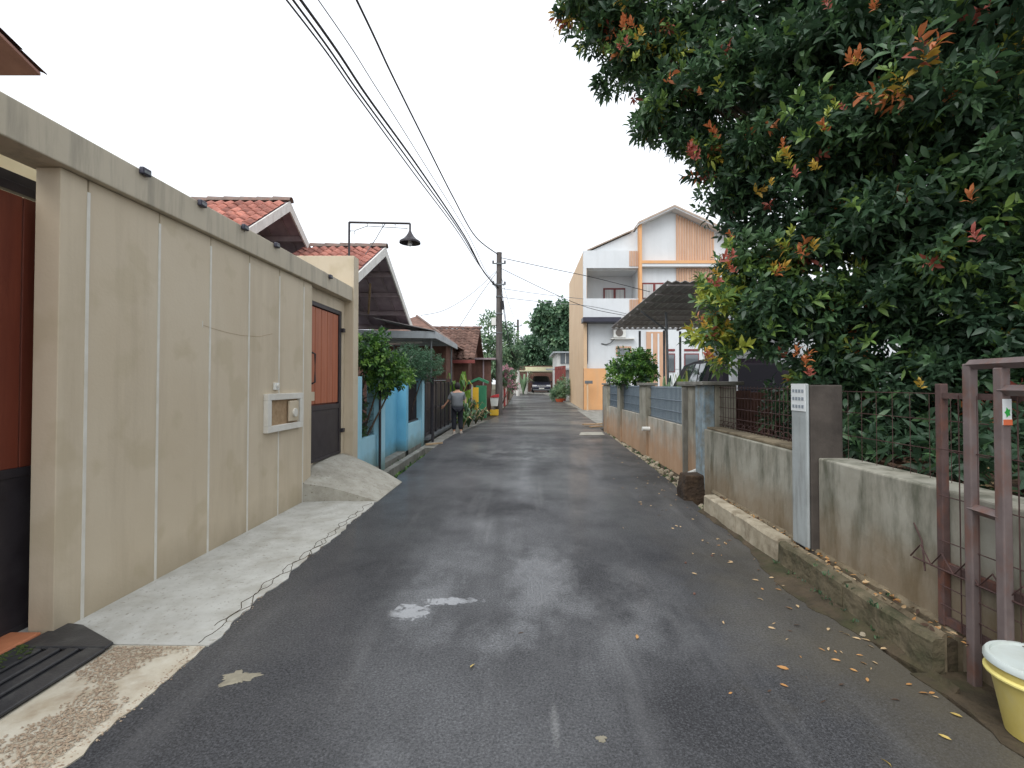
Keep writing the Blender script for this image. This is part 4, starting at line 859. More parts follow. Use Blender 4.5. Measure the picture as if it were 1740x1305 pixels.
for (x, y) in ((-.10, .03), (.115, .04)):
    mb = MB(); rg = [[(x+sx*w_, y+yy, z) for sx, z in ((-1, 0), (1, 0), (.8, h_), (-.8, h_))] for yy, w_, h_ in ((-.1, .035, .06), (-.04, .042, .08), (.04, .045, .06), (.11, .035, .04), (.13, .02, .025))]
    mb.loft(rg); me = bpy.data.meshes.new('shoe'); me.from_pydata(mb.v, [], mb.f); me.materials.append(M['shoe']); so_ = bpy.data.objects.new('shoe', me); C.objects.link(so_); so_.parent = pr

# ------------------------------------------------------------------ cars
def car(name, label, loc, rz, L, W, roof, belt, m, stations, sidewin, rear, front, parent_lift=0.):
    e = empty(name, loc, label, 'car', rz=rz); hw = W/2
    def sec(y):
        for a, b in zip(stations, stations[1:]):
            if a[0] <= y <= b[0]:
                t = (y-a[0])/(b[0]-a[0]); return [a[k]+(b[k]-a[k])*t for k in range(4)]
    def ring(st):
        y, zb_, zt_, wf = st; w_ = hw*wf; k = min(1, (zt_-zb_)/.6); wr = w_*(1-.2*k)
        return [(-w_*.92, y, .22), (-w_, y, .45), (-w_, y, zb_*.8), (-w_*.97, y, zb_), (-wr, y, zt_-.05*k), (-wr*.8, y, zt_), (wr*.8, y, zt_), (wr, y, zt_-.05*k), (w_*.97, y, zb_), (w_, y, zb_*.8), (w_, y, .45), (w_*.92, y, .22)]
    def loc_build(mb, nm, mm, bevel=0, smooth=True, par=e):
        me = bpy.data.meshes.new(nm); me.from_pydata(mb.v, [], mb.f); me.materials.append(M[mm])
        import bmesh
        bm = bmesh.new(); bm.from_mesh(me); bmesh.ops.recalc_face_normals(bm, faces=bm.faces); bm.to_mesh(me); bm.free()
        if smooth: me.polygons.foreach_set('use_smooth', [True]*len(me.polygons)); me.set_sharp_from_angle(angle=R(35))
        o = bpy.data.objects.new(nm, me); C.objects.link(o); o.parent = par; return o
    loc_build(MB().loft([ring(s_) for s_ in stations]), 'body', m)
    def side(y, t, sg):
        r_ = ring(sec(y)); a, b = Vector(r_[8]), Vector(r_[7]); p = a.lerp(b, t); p.x = (p.x+.008)*sg; return p
    for sg in (-1, 1):
        for (a, b) in sidewin:
            loc_build(MB().add([side(a, .1, sg), side(b, .1, sg), side(b, .92, sg), side((a+b)/2, .94, sg), side(a, .92, sg)], [(0, 1, 2, 3, 4)]), 'side_window', 'car_glass', smooth=False)
    for (ya, yb, nm, oy) in (rear+('rear_window', -.008), front+('windscreen', .008)):
        pa, pb = sec(ya), sec(yb)
        ra, rb = ring(pa), ring(pb); A = Vector(ra[6]); D = Vector(rb[6])
        xa, xb = A.x*.98, D.x*.95
        loc_build(MB().add([(-xa, ya+oy, pa[2]+.008), (xa, ya+oy, pa[2]+.008), (xb, yb+oy, pb[2]+.008), (-xb, yb+oy, pb[2]+.008)], [(0, 1, 2, 3)]), nm, 'tinted_glass' if nm == 'rear_window' else 'car_glass', smooth=False)
    for sx in (-1, 1):
        for y in (L*.18, L*.81):
            wh = loc_build(MB().tube([(sx*(hw-.2), y, .33), (sx*(hw+.01), y, .33)], .33, 20), 'wheel', 'tyre')
            loc_build(MB().tube([(sx*(hw+.011), y, .33), (sx*(hw+.02), y, .33)], .2, 14), 'rim', 'chrome', par=wh)
        loc_build(MB().box((sx*(hw*.5), L-.1, .62), (sx*(hw*.93), L+.012, .76)), 'headlight', 'lamp_glass', smooth=False)
        loc_build(MB().box((sx*(hw*.72), -.012, .8), (sx*(hw*.95), .1, .98)), 'tail_light', 'red_paint', smooth=False)
        loc_build(MB().box((sx*(hw+.0), L*.68, belt), (sx*(hw+.16), L*.71, belt+.13)), 'wing_mirror', m, smooth=False)
    loc_build(MB().box((-hw*.45, L-.06, .56), (hw*.45, L+.014, .74)), 'grille', 'chrome', smooth=False)
    loc_build(MB().box((-.25, L, .38), (.25, L+.025, .48)), 'number_plate', 'plastic_white', smooth=False)
    loc_build(MB().box((-hw*.9, L-.05, .24), (hw*.9, L+.01, .36)), 'bumper', 'grey_steel', smooth=False)
    loc_build(MB().box((-.25, -.025, .62), (.25, 0, .72)), 'number_plate', 'plastic_white', smooth=False)
    return e
van = [(0, .6, .62, .9), (.05, .95, .97, .95), (.12, .98, 1.05, .97), (.42, .98, 1.66, 1), (.8, .98, 1.78, 1), (1.8, .98, 1.8, 1), (2.6, .98, 1.74, 1), (3.3, .98, 1.08, 1), (4.0, .84, .86, .95), (4.2, .6, .62, .85)]
car('black_minivan', 'black minivan parked under the dark sheet carport behind the fence', (4.7, 9.7, .27), R(-2), 4.2, 1.85, 1.8, .98, 'car_black', van, ((.5, 1.25), (1.32, 2.05), (2.1, 2.75)), (.14, .4), (3.25, 2.65))
suv = [(0, .6, .62, .9), (.06, .98, 1.0, .95), (.15, 1.0, 1.1, .97), (.5, 1.0, 1.6, 1), (1.2, 1.0, 1.68, 1), (2.3, 1.0, 1.64, 1), (3.0, 1.0, 1.1, 1), (3.9, .92, .95, .97), (4.25, .75, .77, .9), (4.3, .5, .52, .85)]
cx_ = at(920, 668, 47)
car('parked_car', 'dark blue car facing the street under the pale end carport', (cx_.x, 50.8, gz(48)+.06), R(180), 4.3, 1.85, 1.68, 1.0, 'car_blue', suv, ((.6, 1.4), (1.5, 2.4)), (.17, .48), (2.95, 2.35))

# end of the street: carport with pale roof, white fence, gates
ec = empty('end_carport', (cx_.x, 49, gz(48)), 'pale roofed carport closing the end of the street', 'carport'); b = gz(48); ex = cx_.x
B((ex-2.6, 46.3, b+2.12), (ex+2.2, 52, b+2.22), 'roof', 'roof_pale', ec); B((ex-1.6, 47.5, b+2.25), (ex+1.6, 52, b+2.6), 'upper_roof', 'roof_pale', ec)
for x in (ex-1.35, ex+1.45): B((x-.04, 46.4, b-.05), (x+.04, 46.48, b+2.12), 'post', 'white_board', ec)
B((ex-3, 53, b-.1), (ex+3, 53.2, b+2.9), 'back_wall', 'brown_wall', ec)
B((ex-1.4, 46.6, b-.06), (ex+1.5, 52.9, b+.05), 'slab', 'concrete_pale', ec)
wf = empty('white_fence', (ex-2.1, 46.2, b), 'low white picket fence beside the end carport', 'fence')
for i in range(10): B((ex-2.75+i*.13, 46.2, b), (ex-2.66+i*.13, 46.24, b+1.15), 'picket', 'white_board', wf)
for z in (.25, .9): B((ex-2.78, 46.241, b+z), (ex-1.42, 46.28, b+z+.08), 'rail', 'white_board', wf)
B((ex-1.62, 46.1, b-.05), (ex-1.4, 46.19, b+1.3), 'gate_panel', 'white_board', wf)
gh = empty('grey_end_house', (3.9, 41, gz(41)), 'small grey two storey house beyond the orange wall', 'house'); b = gz(41)
p0 = at(946, 600, 40); p1 = at(975, 600, 40)
B((p0.x, 40, b-.1), (p1.x+4, 46, p0.z), 'wall', 'house_wall_grey', gh); B((p0.x-.3, 39.7, p0.z+.001), (p1.x+4, 46.2, p0.z+.12), 'roof', 'canopy_grey', gh)
B((p0.x+.3, 39.95, b+2.75), (p1.x, 39.998, b+3.7), 'window', 'window_glass', gh); B((p0.x+.7, 39.93, b+2.75), (p0.x+.76, 39.949, b+3.7), 'mullion', 'white_board', gh)
B((p0.x-.9, 39.2, b+2.2), (p1.x, 39.99, b+2.32), 'porch_roof', 'canopy_grey', gh)
rg_ = empty('red_brown_railing', (2.9, 36.5, gz(36)), 'red brown post and rail fence on the right before the grey house', 'fence')
for i in range(6): y = 34.6+i*.9; B((2.72-.07*i, y, gz(y)-.05), (2.88-.07*i, y+.14, gz(y)+2.5), 'post', 'redbrown_paint', rg_)
for z in (.4, 1.3, 2.3): MB().prism([(2.78, 34.7, gz(35)+z), (2.86, 34.7, gz(35)+z), (2.86, 34.7, gz(35)+z+.1), (2.78, 34.7, gz(35)+z+.1)], (-.35, 4.5, .09)).build('rail', 'redbrown_paint', rg_)
pt = empty('terracotta_planter', (2.35, 33.2, gz(33)), 'round orange planter with green plants by the orange house', 'planter')
MB().lathe((2.35, 33.2, gz(33)-.01), [(.22, 0), (.3, .16), (.32, .22), (.28, .22), (.25, .18)], 16).build('pot', 'terracotta', pt, smooth=True)
foliage('foliage', [(2.35, 33.2, gz(33)+.7, .45, .4, .45, (1, 1)), (2.7, 33.6, gz(33)+1.0, .5, .4, .6, (1, 1)), (2.1, 33.8, gz(33)+.5, .35, .4, .4, (1, 1))], 60, .14, .3, ['far_mid', 'far_light'], pt, 71)
limb(pt, [(2.35, 33.2, gz(33)+.2), (2.42, 33.3, gz(33)+.8)], .03, .015, 'stem')

# ------------------------------------------------------------------ trees behind
def tree(name, label, base, blobs, per, leaf, wd_, mats, seed, r0=.16, nleaf=7, group='trees at the end of the street'):
    e = empty(name, base, label, 'tree', group); cz = sum(b[2] for b in blobs)/len(blobs); cx = sum(b[0] for b in blobs)/len(blobs); cy = sum(b[1] for b in blobs)/len(blobs)
    mid = ((base[0]*.6+cx*.4), (base[1]*.6+cy*.4), base[2]+(cz-base[2])*.6)
    limb(e, [base, ((base[0]+mid[0])/2+.1, (base[1]+mid[1])/2, (base[2]+mid[2])/2), mid], r0, r0*.6, 'trunk')
    for b in blobs: limb(e, [mid, ((mid[0]+b[0])/2, (mid[1]+b[1])/2, (mid[2]+b[2])/2+.1), b[:3]], r0*.5, .02, 'limb')
    foliage('crown', blobs, per, leaf, wd_, mats, e, seed, .3, nleaf, .2); return e
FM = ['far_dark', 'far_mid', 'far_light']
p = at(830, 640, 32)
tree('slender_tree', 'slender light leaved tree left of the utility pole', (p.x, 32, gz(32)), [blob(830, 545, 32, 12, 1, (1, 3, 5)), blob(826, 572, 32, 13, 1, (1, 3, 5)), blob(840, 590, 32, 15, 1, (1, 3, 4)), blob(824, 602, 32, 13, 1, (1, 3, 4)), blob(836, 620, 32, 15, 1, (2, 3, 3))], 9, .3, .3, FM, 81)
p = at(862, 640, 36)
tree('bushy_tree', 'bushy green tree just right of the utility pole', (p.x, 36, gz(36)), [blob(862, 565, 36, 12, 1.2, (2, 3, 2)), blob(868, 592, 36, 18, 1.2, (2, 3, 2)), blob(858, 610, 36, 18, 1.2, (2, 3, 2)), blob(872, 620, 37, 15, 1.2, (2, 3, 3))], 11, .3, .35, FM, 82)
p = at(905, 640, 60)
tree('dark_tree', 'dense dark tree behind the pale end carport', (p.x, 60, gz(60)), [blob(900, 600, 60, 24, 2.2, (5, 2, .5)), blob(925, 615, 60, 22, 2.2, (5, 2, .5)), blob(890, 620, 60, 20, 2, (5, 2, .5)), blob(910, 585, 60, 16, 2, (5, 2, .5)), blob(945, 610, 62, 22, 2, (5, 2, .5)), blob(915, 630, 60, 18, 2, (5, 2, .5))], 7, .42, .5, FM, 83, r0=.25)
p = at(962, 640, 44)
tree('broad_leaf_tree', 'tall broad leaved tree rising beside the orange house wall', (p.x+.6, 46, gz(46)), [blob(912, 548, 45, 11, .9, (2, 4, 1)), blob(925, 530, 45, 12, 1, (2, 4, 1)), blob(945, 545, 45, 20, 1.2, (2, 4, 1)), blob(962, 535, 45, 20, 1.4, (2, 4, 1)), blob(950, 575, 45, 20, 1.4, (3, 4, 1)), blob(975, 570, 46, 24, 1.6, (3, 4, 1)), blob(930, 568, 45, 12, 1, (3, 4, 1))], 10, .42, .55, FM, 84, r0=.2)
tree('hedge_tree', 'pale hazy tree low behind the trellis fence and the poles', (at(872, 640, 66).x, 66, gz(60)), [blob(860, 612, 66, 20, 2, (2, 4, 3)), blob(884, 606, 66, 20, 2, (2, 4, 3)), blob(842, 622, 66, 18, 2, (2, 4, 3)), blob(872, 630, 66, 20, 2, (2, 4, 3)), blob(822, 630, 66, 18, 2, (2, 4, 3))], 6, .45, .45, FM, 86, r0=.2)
fan_plant('palm_plant', 'spiky palm plant behind the farther utility pole', (at(893, 660, 46).x-.2, 45, gz(45)), 16, 2.2, 1.2, .22, ['far_mid', 'far_light'], 90)

# ------------------------------------------------------------------ right: orange and white three storey house
oh = empty('three_storey_house', (7, 29.5, 0), 'white three storey house with gable, wooden slats and orange street wall', 'house')
YF = 25.7
def fp(px, py, Y=YF): return at(px, py, Y)
xa = 3.1; xb = fp(1086, 560).x; xr_ = fp(1262, 560).x
z = lambda py, Y=YF: EYE+(652-py)/FPX*Y
B((xa, YF+.002, -.1), (xa+.18, 34.2, z(425)), 'street_wall', 'peach_paint', oh)
B((xa+.0, YF-.03, -.1), (fp(1030, 640).x, YF+.15, z(626)), 'base_wall', 'orange_paint', oh)
B((xa+.2, YF+.25, z(627)), (xr_, YF+.4, z(540)), 'ground_floor_wall', 'white_paint', oh)
B((fp(1031, 640).x, YF+.25, -.1), (xr_, YF+.4, z(628)), 'ground_floor_wall', 'white_paint', oh)
B((xa+.181, 34.0, -.1), (xr_, 34.2, 9), 'back_wall', 'white_paint', oh)
B((xa-.01, YF-.05, z(540)), (xb, YF+.2, z(507)), 'balustrade', 'white_paint', oh)
B((xa-.01, YF-.05, z(455)), (xb, YF+.2, z(425)), 'parapet', 'white_paint', oh)
B((xa-.01, YF-.049, z(507)), (xa+.15, YF+.2, z(455)), 'corner_pier', 'white_paint', oh)
B((xa+.181, YF+.2, z(540)), (xb, 34, z(540)+.12), 'balcony_floor', 'white_paint', oh)
B((xa+.181, YF+.2, z(457)), (xb, 34, z(457)+.12), 'balcony_ceiling', 'white_paint', oh)
B((xa+.181, YF+1.7, z(540)+.12), (xb, YF+1.85, z(457)), 'balcony_back_wall', 'white_paint', oh)
bwin = B((fp(1025, 500, 27.4).x, YF+1.62, z(512, 27.4)), (fp(1062, 500, 27.4).x, YF+1.699, z(493, 27.4)+.12), 'balcony_window', 'red_frame', oh)
wx0, wx1 = fp(1025, 500, 27.4).x, fp(1062, 500, 27.4).x
for k in range(2): B((wx0+.08+k*(wx1-wx0)/2, YF+1.6, z(512, 27.4)+.05), (wx0+(k+1)*(wx1-wx0)/2-.06, YF+1.619, z(493, 27.4)+.02), 'pane', 'curtain', bwin)
# lean-to roof behind the parapet
MB().prism([(fp(1001, 424).x, YF+.25, z(425)), (fp(1076, 390).x, YF+.25, z(391)), (xb, YF+.25, z(391)), (xb, YF+.25, z(425))], (0, 7, 0)).build('lean_to_wall', 'white_paint', oh)
MB().prism([(fp(998, 424).x, YF+.1, z(424)), (fp(1076, 388).x, YF+.1, z(389)), (fp(1076, 388).x, YF+.1, z(387)), (fp(998, 424).x, YF+.1, z(422))], (0, 7.5, 0)).build('lean_to_roof', 'roof_edge', oh)
# gabled bay
YB = YF-.25; gx0 = fp(1087, 500, YB).x; gxm = fp(1145, 500, YB).x; gx1 = xr_; zr_ = z(352, YB); zl_ = z(380, YB); zr2 = zr_-(gx1-gxm)*(zr_-zl_)/(gxm-gx0)*.97
MB().prism([(gx0, YB+.35, z(540)), (gx1, YB+.35, z(540)), (gx1, YB+.35, zr2), (gxm, YB+.35, zr_-.05), (gx0, YB+.35, zl_)], (0, .15, 0)).build('gable_wall', 'white_paint', oh)
B((gx0, YB+.5, 4.9), (gx0+.15, 34, zl_), 'bay_side_wall', 'white_paint', oh)
B((gx0-.02, YB-.05, z(548)), (gx0+.12, YB+.349, zl_+.02), 'corner_trim', 'orange_paint', oh)
for (a, za, b_, zb_) in ((gx0-.1, zl_-.02, gxm, zr_), (gxm, zr_, gx1+.3, zr2-.12)):
    MB().prism([(a, YB-.25, za), (b_, YB-.25, zb_), (b_, YB-.25, zb_+.1), (a, YB-.25, za+.1)], (0, 8.7, 0)).build('roof_slab', 'roof_edge', oh)
    MB().prism([(a, YB-.22, za-.06), (b_, YB-.22, zb_-.06), (b_, YB-.22, zb_-.003), (a, YB-.22, za-.003)], (0, .56, 0)).build('soffit', 'white_paint', oh)
B((gx0+.121, YB-.05, z(447, YB)), (gx1, YB+.349, z(442, YB)), 'trim_band', 'orange_paint', oh)
B((gx0+.121, YB-.02, z(452, YB)), (gx1, YB+.348, z(447.1, YB)), 'band_soffit', 'white_paint', oh)
sx0, sx1 = fp(1152, 400, YB).x, fp(1218, 400, YB).x; ns = 15
slp = (zr_-zl_)/(gxm-gx0)
B((sx0, YB+.335, z(478, YB)), (sx1, YB+.348, z(453, YB)), 'slat_backing', 'slat_back', oh)
MB().prism([(sx0, YB+.33, z(442, YB)), (sx1, YB+.33, z(442, YB)), (sx1, YB+.33, zr_-(sx1-gxm)*slp-.12), (sx0, YB+.33, zr_-(sx0-gxm)*slp-.12)], (0, .015, 0)).build('slat_backing', 'slat_back', oh)
for i in range(ns):
    x = sx0+(sx1-sx0)*i/ns; wd2 = (sx1-sx0)/ns*.62
    B((x, YB+.27, z(441.5, YB)), (x+wd2, YB+.329, zr_-(x-gxm)*slp-.12), 'slat', 'slat_wood', oh)
    B((x, YB+.27, z(480, YB)), (x+wd2, YB+.334, z(452.5, YB)), 'slat', 'slat_wood', oh)
for (pxa, pya, pyb) in ((1069, 426, 452), (1069, 509, 530)):
    for i in range(6): x = fp(pxa, 430).x+i*.085; B((x, YF-.09, z(pyb)), (x+.055, YF-.051, z(pya)), 'slat', 'slat_wood', oh)
wn = B((fp(1092, 490, YB).x, YB+.26, z(505, YB)), (fp(1135, 490, YB).x, YB+.349, z(478, YB)), 'window', 'red_frame', oh)
wA, wB = fp(1092, 490, YB).x, fp(1135, 490, YB).x
for k in range(2): B((wA+.08+k*(wB-wA)/2, YB+.24, z(504, YB)), (wA+(k+1)*(wB-wA)/2-.06, YB+.259, z(481, YB)), 'pane', 'curtain', wn)
# dark ledge, drain pipe, air conditioner, ground floor openings
B((xa-.1, YF-.6, z(549)), (fp(1052, 545).x, YF+.24, z(541)), 'entry_ledge', 'fascia_dark', oh, .02)
MB().tube([(fp(998, 560).x, YF+.18, z(547)), (fp(998, 560).x, YF+.18, z(612)), (fp(998, 620).x-.02, YF+.16, z(618))], .06, 8).build('downpipe', 'fascia_dark', oh)
ac = empty('air_conditioner', (fp(1052, 572).x, YF+.1, z(574)), 'white outdoor air conditioner unit on the house wall under the ledge', 'air conditioner')
ax0, ax1 = fp(1042, 560).x, fp(1063, 560).x
B((ax0, YF-.1, z(574)), (ax1, YF+.2, z(557)), 'casing', 'ac_white', ac, .02)
MB().tube([((ax0+ax1)/2-.02, YF-.1, z(565.5)), ((ax0+ax1)/2-.02, YF-.12, z(565.5))], .2, 18).build('fan_grille', 'ac_grille', ac)
B((ax0-.1, YF-.05, z(576)), (ax1+.5, YF+.249, z(574.2)), 'shelf', 'ac_white', ac)
MB().tube([(ax0+.1, YF+.1, z(575)), (ax0-.1, YF+.15, z(582)), (ax0-.35, YF+.2, z(585)), (ax0-.6, YF+.22, z(583))], .03, 6).build('hose', 'grey_steel', ac)
w3 = B((fp(1048, 590).x, YF+.18, z(604)), (fp(1074, 590).x, YF+.249, z(588)), 'window', 'slat_wood', oh); B((fp(1050, 590).x, YF+.16, z(603)), (fp(1072, 590).x, YF+.179, z(591)), 'pane', 'window_glass', w3)
B((fp(1100, 590).x, YF+.2, -.0), (fp(1134, 590).x, YF+.249, z(563)), 'door_panel', 'slat_wood', oh)
for k in range(2): B((fp(1108+k*11, 590).x, YF+.18, .2), (fp(1111+k*11, 590).x, YF+.199, z(566)), 'door_batten', 'white_paint', oh)
for (a, b_) in ((1136, 1149), (1165, 1190), (1200, 1225)):
    f = B((fp(a, 600).x, YF+.2, z(632)), (fp(b_, 600).x, YF+.249, z(600)), 'window', 'red_frame', oh); B((fp(a+1.5, 600).x, YF+.18, z(631)), (fp(b_-1.5, 600).x, YF+.199, z(602)), 'pane', 'window_glass', f)
    B((fp(a, 600).x, YF+.21, z(596)), (fp(b_, 600).x, YF+.249, z(592.5)), 'transom', 'red_frame', oh)
mpst = empty('meter_pedestal', (fp(998, 700, 25.3).x, 25.2, 0), 'thin pale post with a grey box at the orange house corner', 'post')
MB().tube([(mpst.location.x, 25.2, -.02), (mpst.location.x, 25.2, 1.5)], .045, 8).build('shaft', 'peach_paint', mpst)
B((mpst.location.x-.14, 25.12, 1.5), (mpst.location.x+.26, 25.28, 1.66), 'box', 'grey_steel', mpst, .01)

# dark carport over the minivan
dc = empty('sheet_carport', (5.5, 13, .05), 'dark corrugated sheet carport roof on slim posts behind the fence', 'carport')
ca, cb = 2.95, 8.5; y0c, y1c = 10.0, 16.6; zc0, zc1 = 3.62, 3.42
rings = []; nx = 60
for i in range(nx+1):
    x = ca+(cb-ca)*i/nx; dz = .02*math.cos(i*math.pi)*1
    rings.append([(x, y0c, zc0+dz), (x, y1c, zc1+dz), (x, y1c, zc1+dz+.012), (x, y0c, zc0+dz+.012)])
MB().loft(rings).build('corrugated_sheet', 'carport_sheet', dc)
for k in range(8):
    y = y0c+.1+k*(y1c-y0c-.2)/7; zz = zc0+(zc1-zc0)*(y-y0c)/(y1c-y0c)-.03; B((ca+.02, y-.02, zz-.035), (cb, y+.02, zz), 'purlin', 'carport_sheet', dc)
for x in (5.2, 7.6): MB().prism([(x, y0c, zc0-.066), (x+.05, y0c, zc0-.066), (x+.05, y0c, zc0-.11), (x, y0c, zc0-.11)], (0, y1c-y0c, zc1-zc0)).build('beam', 'carport_sheet', dc)
for (x, y) in ((3.84, 16.2), (5.23, 16.3), (4.6, 16.0), (7.63, 16.2)): MB().tube([(x, y, .02), (x, y, zc1-.15)], .04, 8).build('post', 'grey_steel', dc)
MB().tube([(3.75, 12.6, .02), (3.68, 12.6, zc0-.25)], .035, 8).build('post', 'grey_steel', dc)
MB().tube([(3.68, 12.6, 2.9), (3.02, 12.6, 3.4)], .025, 6).build('strut', 'grey_steel', dc)
wp = at(1246, 600, 9.0)
B((wp.x-.06, 8.95, 0), (wp.x+.06, 9.07, 3.3), 'white_column', 'white_paint', dc, .006)
# second white building piece behind the tree
gh2 = empty('garden_annex', (9.5, 16, 0), 'white annex wall behind the tree on the right', 'building')
B((6.0, 15.5, 0), (14, 15.7, 3.2), 'wall', 'white_paint', gh2); B((8.6, 15.44, .9), (9.6, 15.499, 2.2), 'window', 'window_glass', gh2)
B((5.95, 15.3, 3.201), (14, 16.2, 3.35), 'eave', 'fascia_dark', gh2)

# ------------------------------------------------------------------ right: far fence wall with grey grilles
fw = empty('pillar_fence_wall', (2.75, 11.5, 0), 'mud splashed concrete wall with pillars and blue grey grilles on the right', 'wall')
X0 = 2.62
def pillar(y0, y1, x0, x1, zt, m, cap=True):
    B((x0, y0, -.25), (x1, y1, zt), 'pillar', m, fw, .008)
    if cap: B((x0-.05, y0-.05, zt+.001), (x1+.05, y1+.05, zt+.06), 'pillar_cap', 'concrete_grey', fw, .01)
pillar(7.2, 8.05, X0-.02, X0+.25, 1.46, 'pillar_render'); pillar(10.35, 10.95, X0-.04, X0+.16, 1.46, 'pillar_render'); pillar(13.15, 13.6, X0-.04, X0+.14, 1.46, 'pillar_render'); pillar(15.3, 16.0, X0-.04, X0+.14, 1.46, 'pillar_render')
B((X0-.09, 7.74, .0), (X0-.022, 7.8, 1.44), 'crack_fillet', 'concrete_grey', fw)
for (a, b) in ((8.051, 10.349), (10.951, 13.149), (13.601, 15.299)):
    B((X0, a, -.25), (X0+.11, b, .8), 'wall_panel', 'wall_mud', fw, .006)
    B((X0+.08, a, .801), (X0+.09, b, 1.45), 'screen', 'screen_blue', fw)
    gm = MB(); n = int((b-a)/.075)
    for i in range(n): gm.tube([(X0+.05, a+.03+i*.075, .8), (X0+.05, a+.03+i*.075, 1.45)], .006, 4)
    for zz in (.83, 1.0, 1.2, 1.42): gm.tube([(X0+.043, a, zz), (X0+.043, b, zz)], .008, 4)
    gm.build('grille', 'wire_grey', fw, kind='stuff')
B((X0+.02, 16.05, .05), (X0+.06, 16.55, 1.42), 'end_gate', 'grey_steel', fw)
MB().tube([(X0-.16, 10.2, .55), (X0+.05, 10.2, .55)], .045, 10).build('drain_pipe', 'plastic_white', fw)
# bush and plants behind this wall
shrub('round_bush', 'round dense green bush above the far right fence wall', (3.35, 12.6, .02), [blob(1072, 628, 12.8, 30, .5, (5, 3, 2)), blob(1092, 620, 12.6, 22, .45, (5, 3, 2)), blob(1052, 632, 13, 20, .4, (5, 3, 2)), blob(1080, 612, 12.8, 18, .4, (4, 4, 1)), blob(1103, 636, 12.4, 14, .3, (5, 2, 2))], 80, .085, .5, GB, 31)
fan_plant('spiky_plant', 'small bright spiky plant behind the fence wall near the minivan', (at(1142, 640, 9.2).x+.2, 9.2, .05), 22, 1.72, .2, .05, ['bush_bright', 'leaf_lime'], 32)
fan_plant('spiky_plant', 'pale spiky plant between the round bush and the minivan', (at(1122, 640, 10.2).x+.15, 10.2, .05), 16, 1.7, .2, .05, ['bush_blue', 'far_light'], 33)

# rubble, block and pipes in the verge
bl = MB(); rg = [[(2.2+sx*w_+rnd.uniform(-.02, .02), 6.36+sy*w_*.9+rnd.uniform(-.02, .02), zz) for sx, sy in ((-1, -1), (1, -1), (1, 1), (-1, 1))] for w_, zz in ((.17, -.1), (.17, .1), (.15, .32))]
o = bl.loft(rg).build('stone_block', 'soil_dark', org=(2.25, 6.36, -.1), bevel=.02); tag(o, 'dark brown stone block at the foot of the flaking pillar', 'block')
o = MB().tube([(2.24, 6.8, .2), (2.45, 6.95, .24)], .04, 12).build('pipe_stub', 'plastic_white', org=(2.2, 6.8, .2), smooth=True); tag(o, 'white pipe stub sticking out beside the brown stone block', 'pipe')
rs = random.Random(15); rb = MB()
for i in range(420):
    y = rs.uniform(5.75, 15.8); x = xr(y)+abs(rs.gauss(.1, .12)); 
    if x > X0-.05: continue
    r_ = rs.uniform(.015, .06); a = rs.uniform(0, 6)
    ring = lambda k, zz: [(x+r_*k*math.cos(a+j*1.05)*rs.uniform(.7, 1.1), y+r_*k*math.sin(a+j*1.05)*rs.uniform(.7, 1.1), -.11+(x-xr(y))*.15+zz) for j in range(6)]
    rb.loft([ring(1, -.01), ring(1, r_*.5), ring(.55, r_*.95)])
o = rb.build('rubble', 'kerb_pale'); tag(o, 'rubble and small stones along the right verge', 'rubble', kind='stuff')
rs = random.Random(16)
def weeds(name, label, n, fx, seed, h=(.03, .1), m=('bush_green', 'bush_bright', 'leaf_mid')):
    r2 = np.random.default_rng(seed); P = []; 
    for i in range(n): P.append(fx(r2))
    P = np.array(P); k = 5; P = np.repeat(P, k, 0)+r2.normal(scale=.012, size=(n*k, 3))*np.array([1, 1, 0]); A = r2.normal(scale=.5, size=(n*k, 3)); A[:, 2] = 1
    L = r2.uniform(h[0], h[1], n*k); V, F = leaf_arrays(P, A, L, L*.28, r2); o = bpy.data.objects.new(name, mesh_np(name, V, F, list(m), np.repeat(r2.integers(0, len(m), n*k), 6))); C.objects.link(o)
    return tag(o, label, 'weeds', kind='stuff')
def fright(r):
    y = r.uniform(5.8, 15.6); x = xr(y)+abs(r.normal(.05, .15)); x = min(x, X0-.04); return (x, y, -.11+(x-xr(y))*.15)
weeds('verge_weeds', 'weeds growing along the right verge', 330, fright, 61, (.02, .07), ('leaf_dark', 'leaf_mid', 'bush_green'))
weeds('drain_weeds', 'weeds growing in the left drain', 420, lambda r: (r.uniform(-2.72, -2.2), r.uniform(7.8, 12), -.29), 62, (.06, .22))
weeds('kerb_weeds', 'weeds growing on the mossy kerb', 46, lambda r: (r.choice([2.045, 2.06, 2.24]), r.uniform(2.8, 4.0), r.choice([.02, .03, .19])), 63, (.015, .04), ('leaf_dark', 'leaf_mid'))
for i, (x, y, rz) in enumerate(((2.75, 16.9, .5), (2.6, 17.3, .35), (2.95, 17.2, .62))):
    p = MB().box((-.6, -.07, 0), (.6, .07, .035)).build('timber_board', 'plank_pale', org=(0, 0, 0)); p.location = (x, y, .0+.04*i); p.rotation_euler = (0, 0, rz)
    tag(p, ['lowest', 'middle', 'uppermost'][i]+' of the loose boards lying by the end of the right fence', 'board', 'loose boards by the right fence')
o = MB().prism([(1.55, 14.0, .004), (2.3, 14.05, .004), (2.35, 14.9, .004), (1.7, 14.8, .004)], (0, 0, .012)).build('manhole_slab', 'concrete_ramp', org=(1.9, 14.4, 0)); tag(o, 'pale concrete slab let into the road at the right', 'slab')

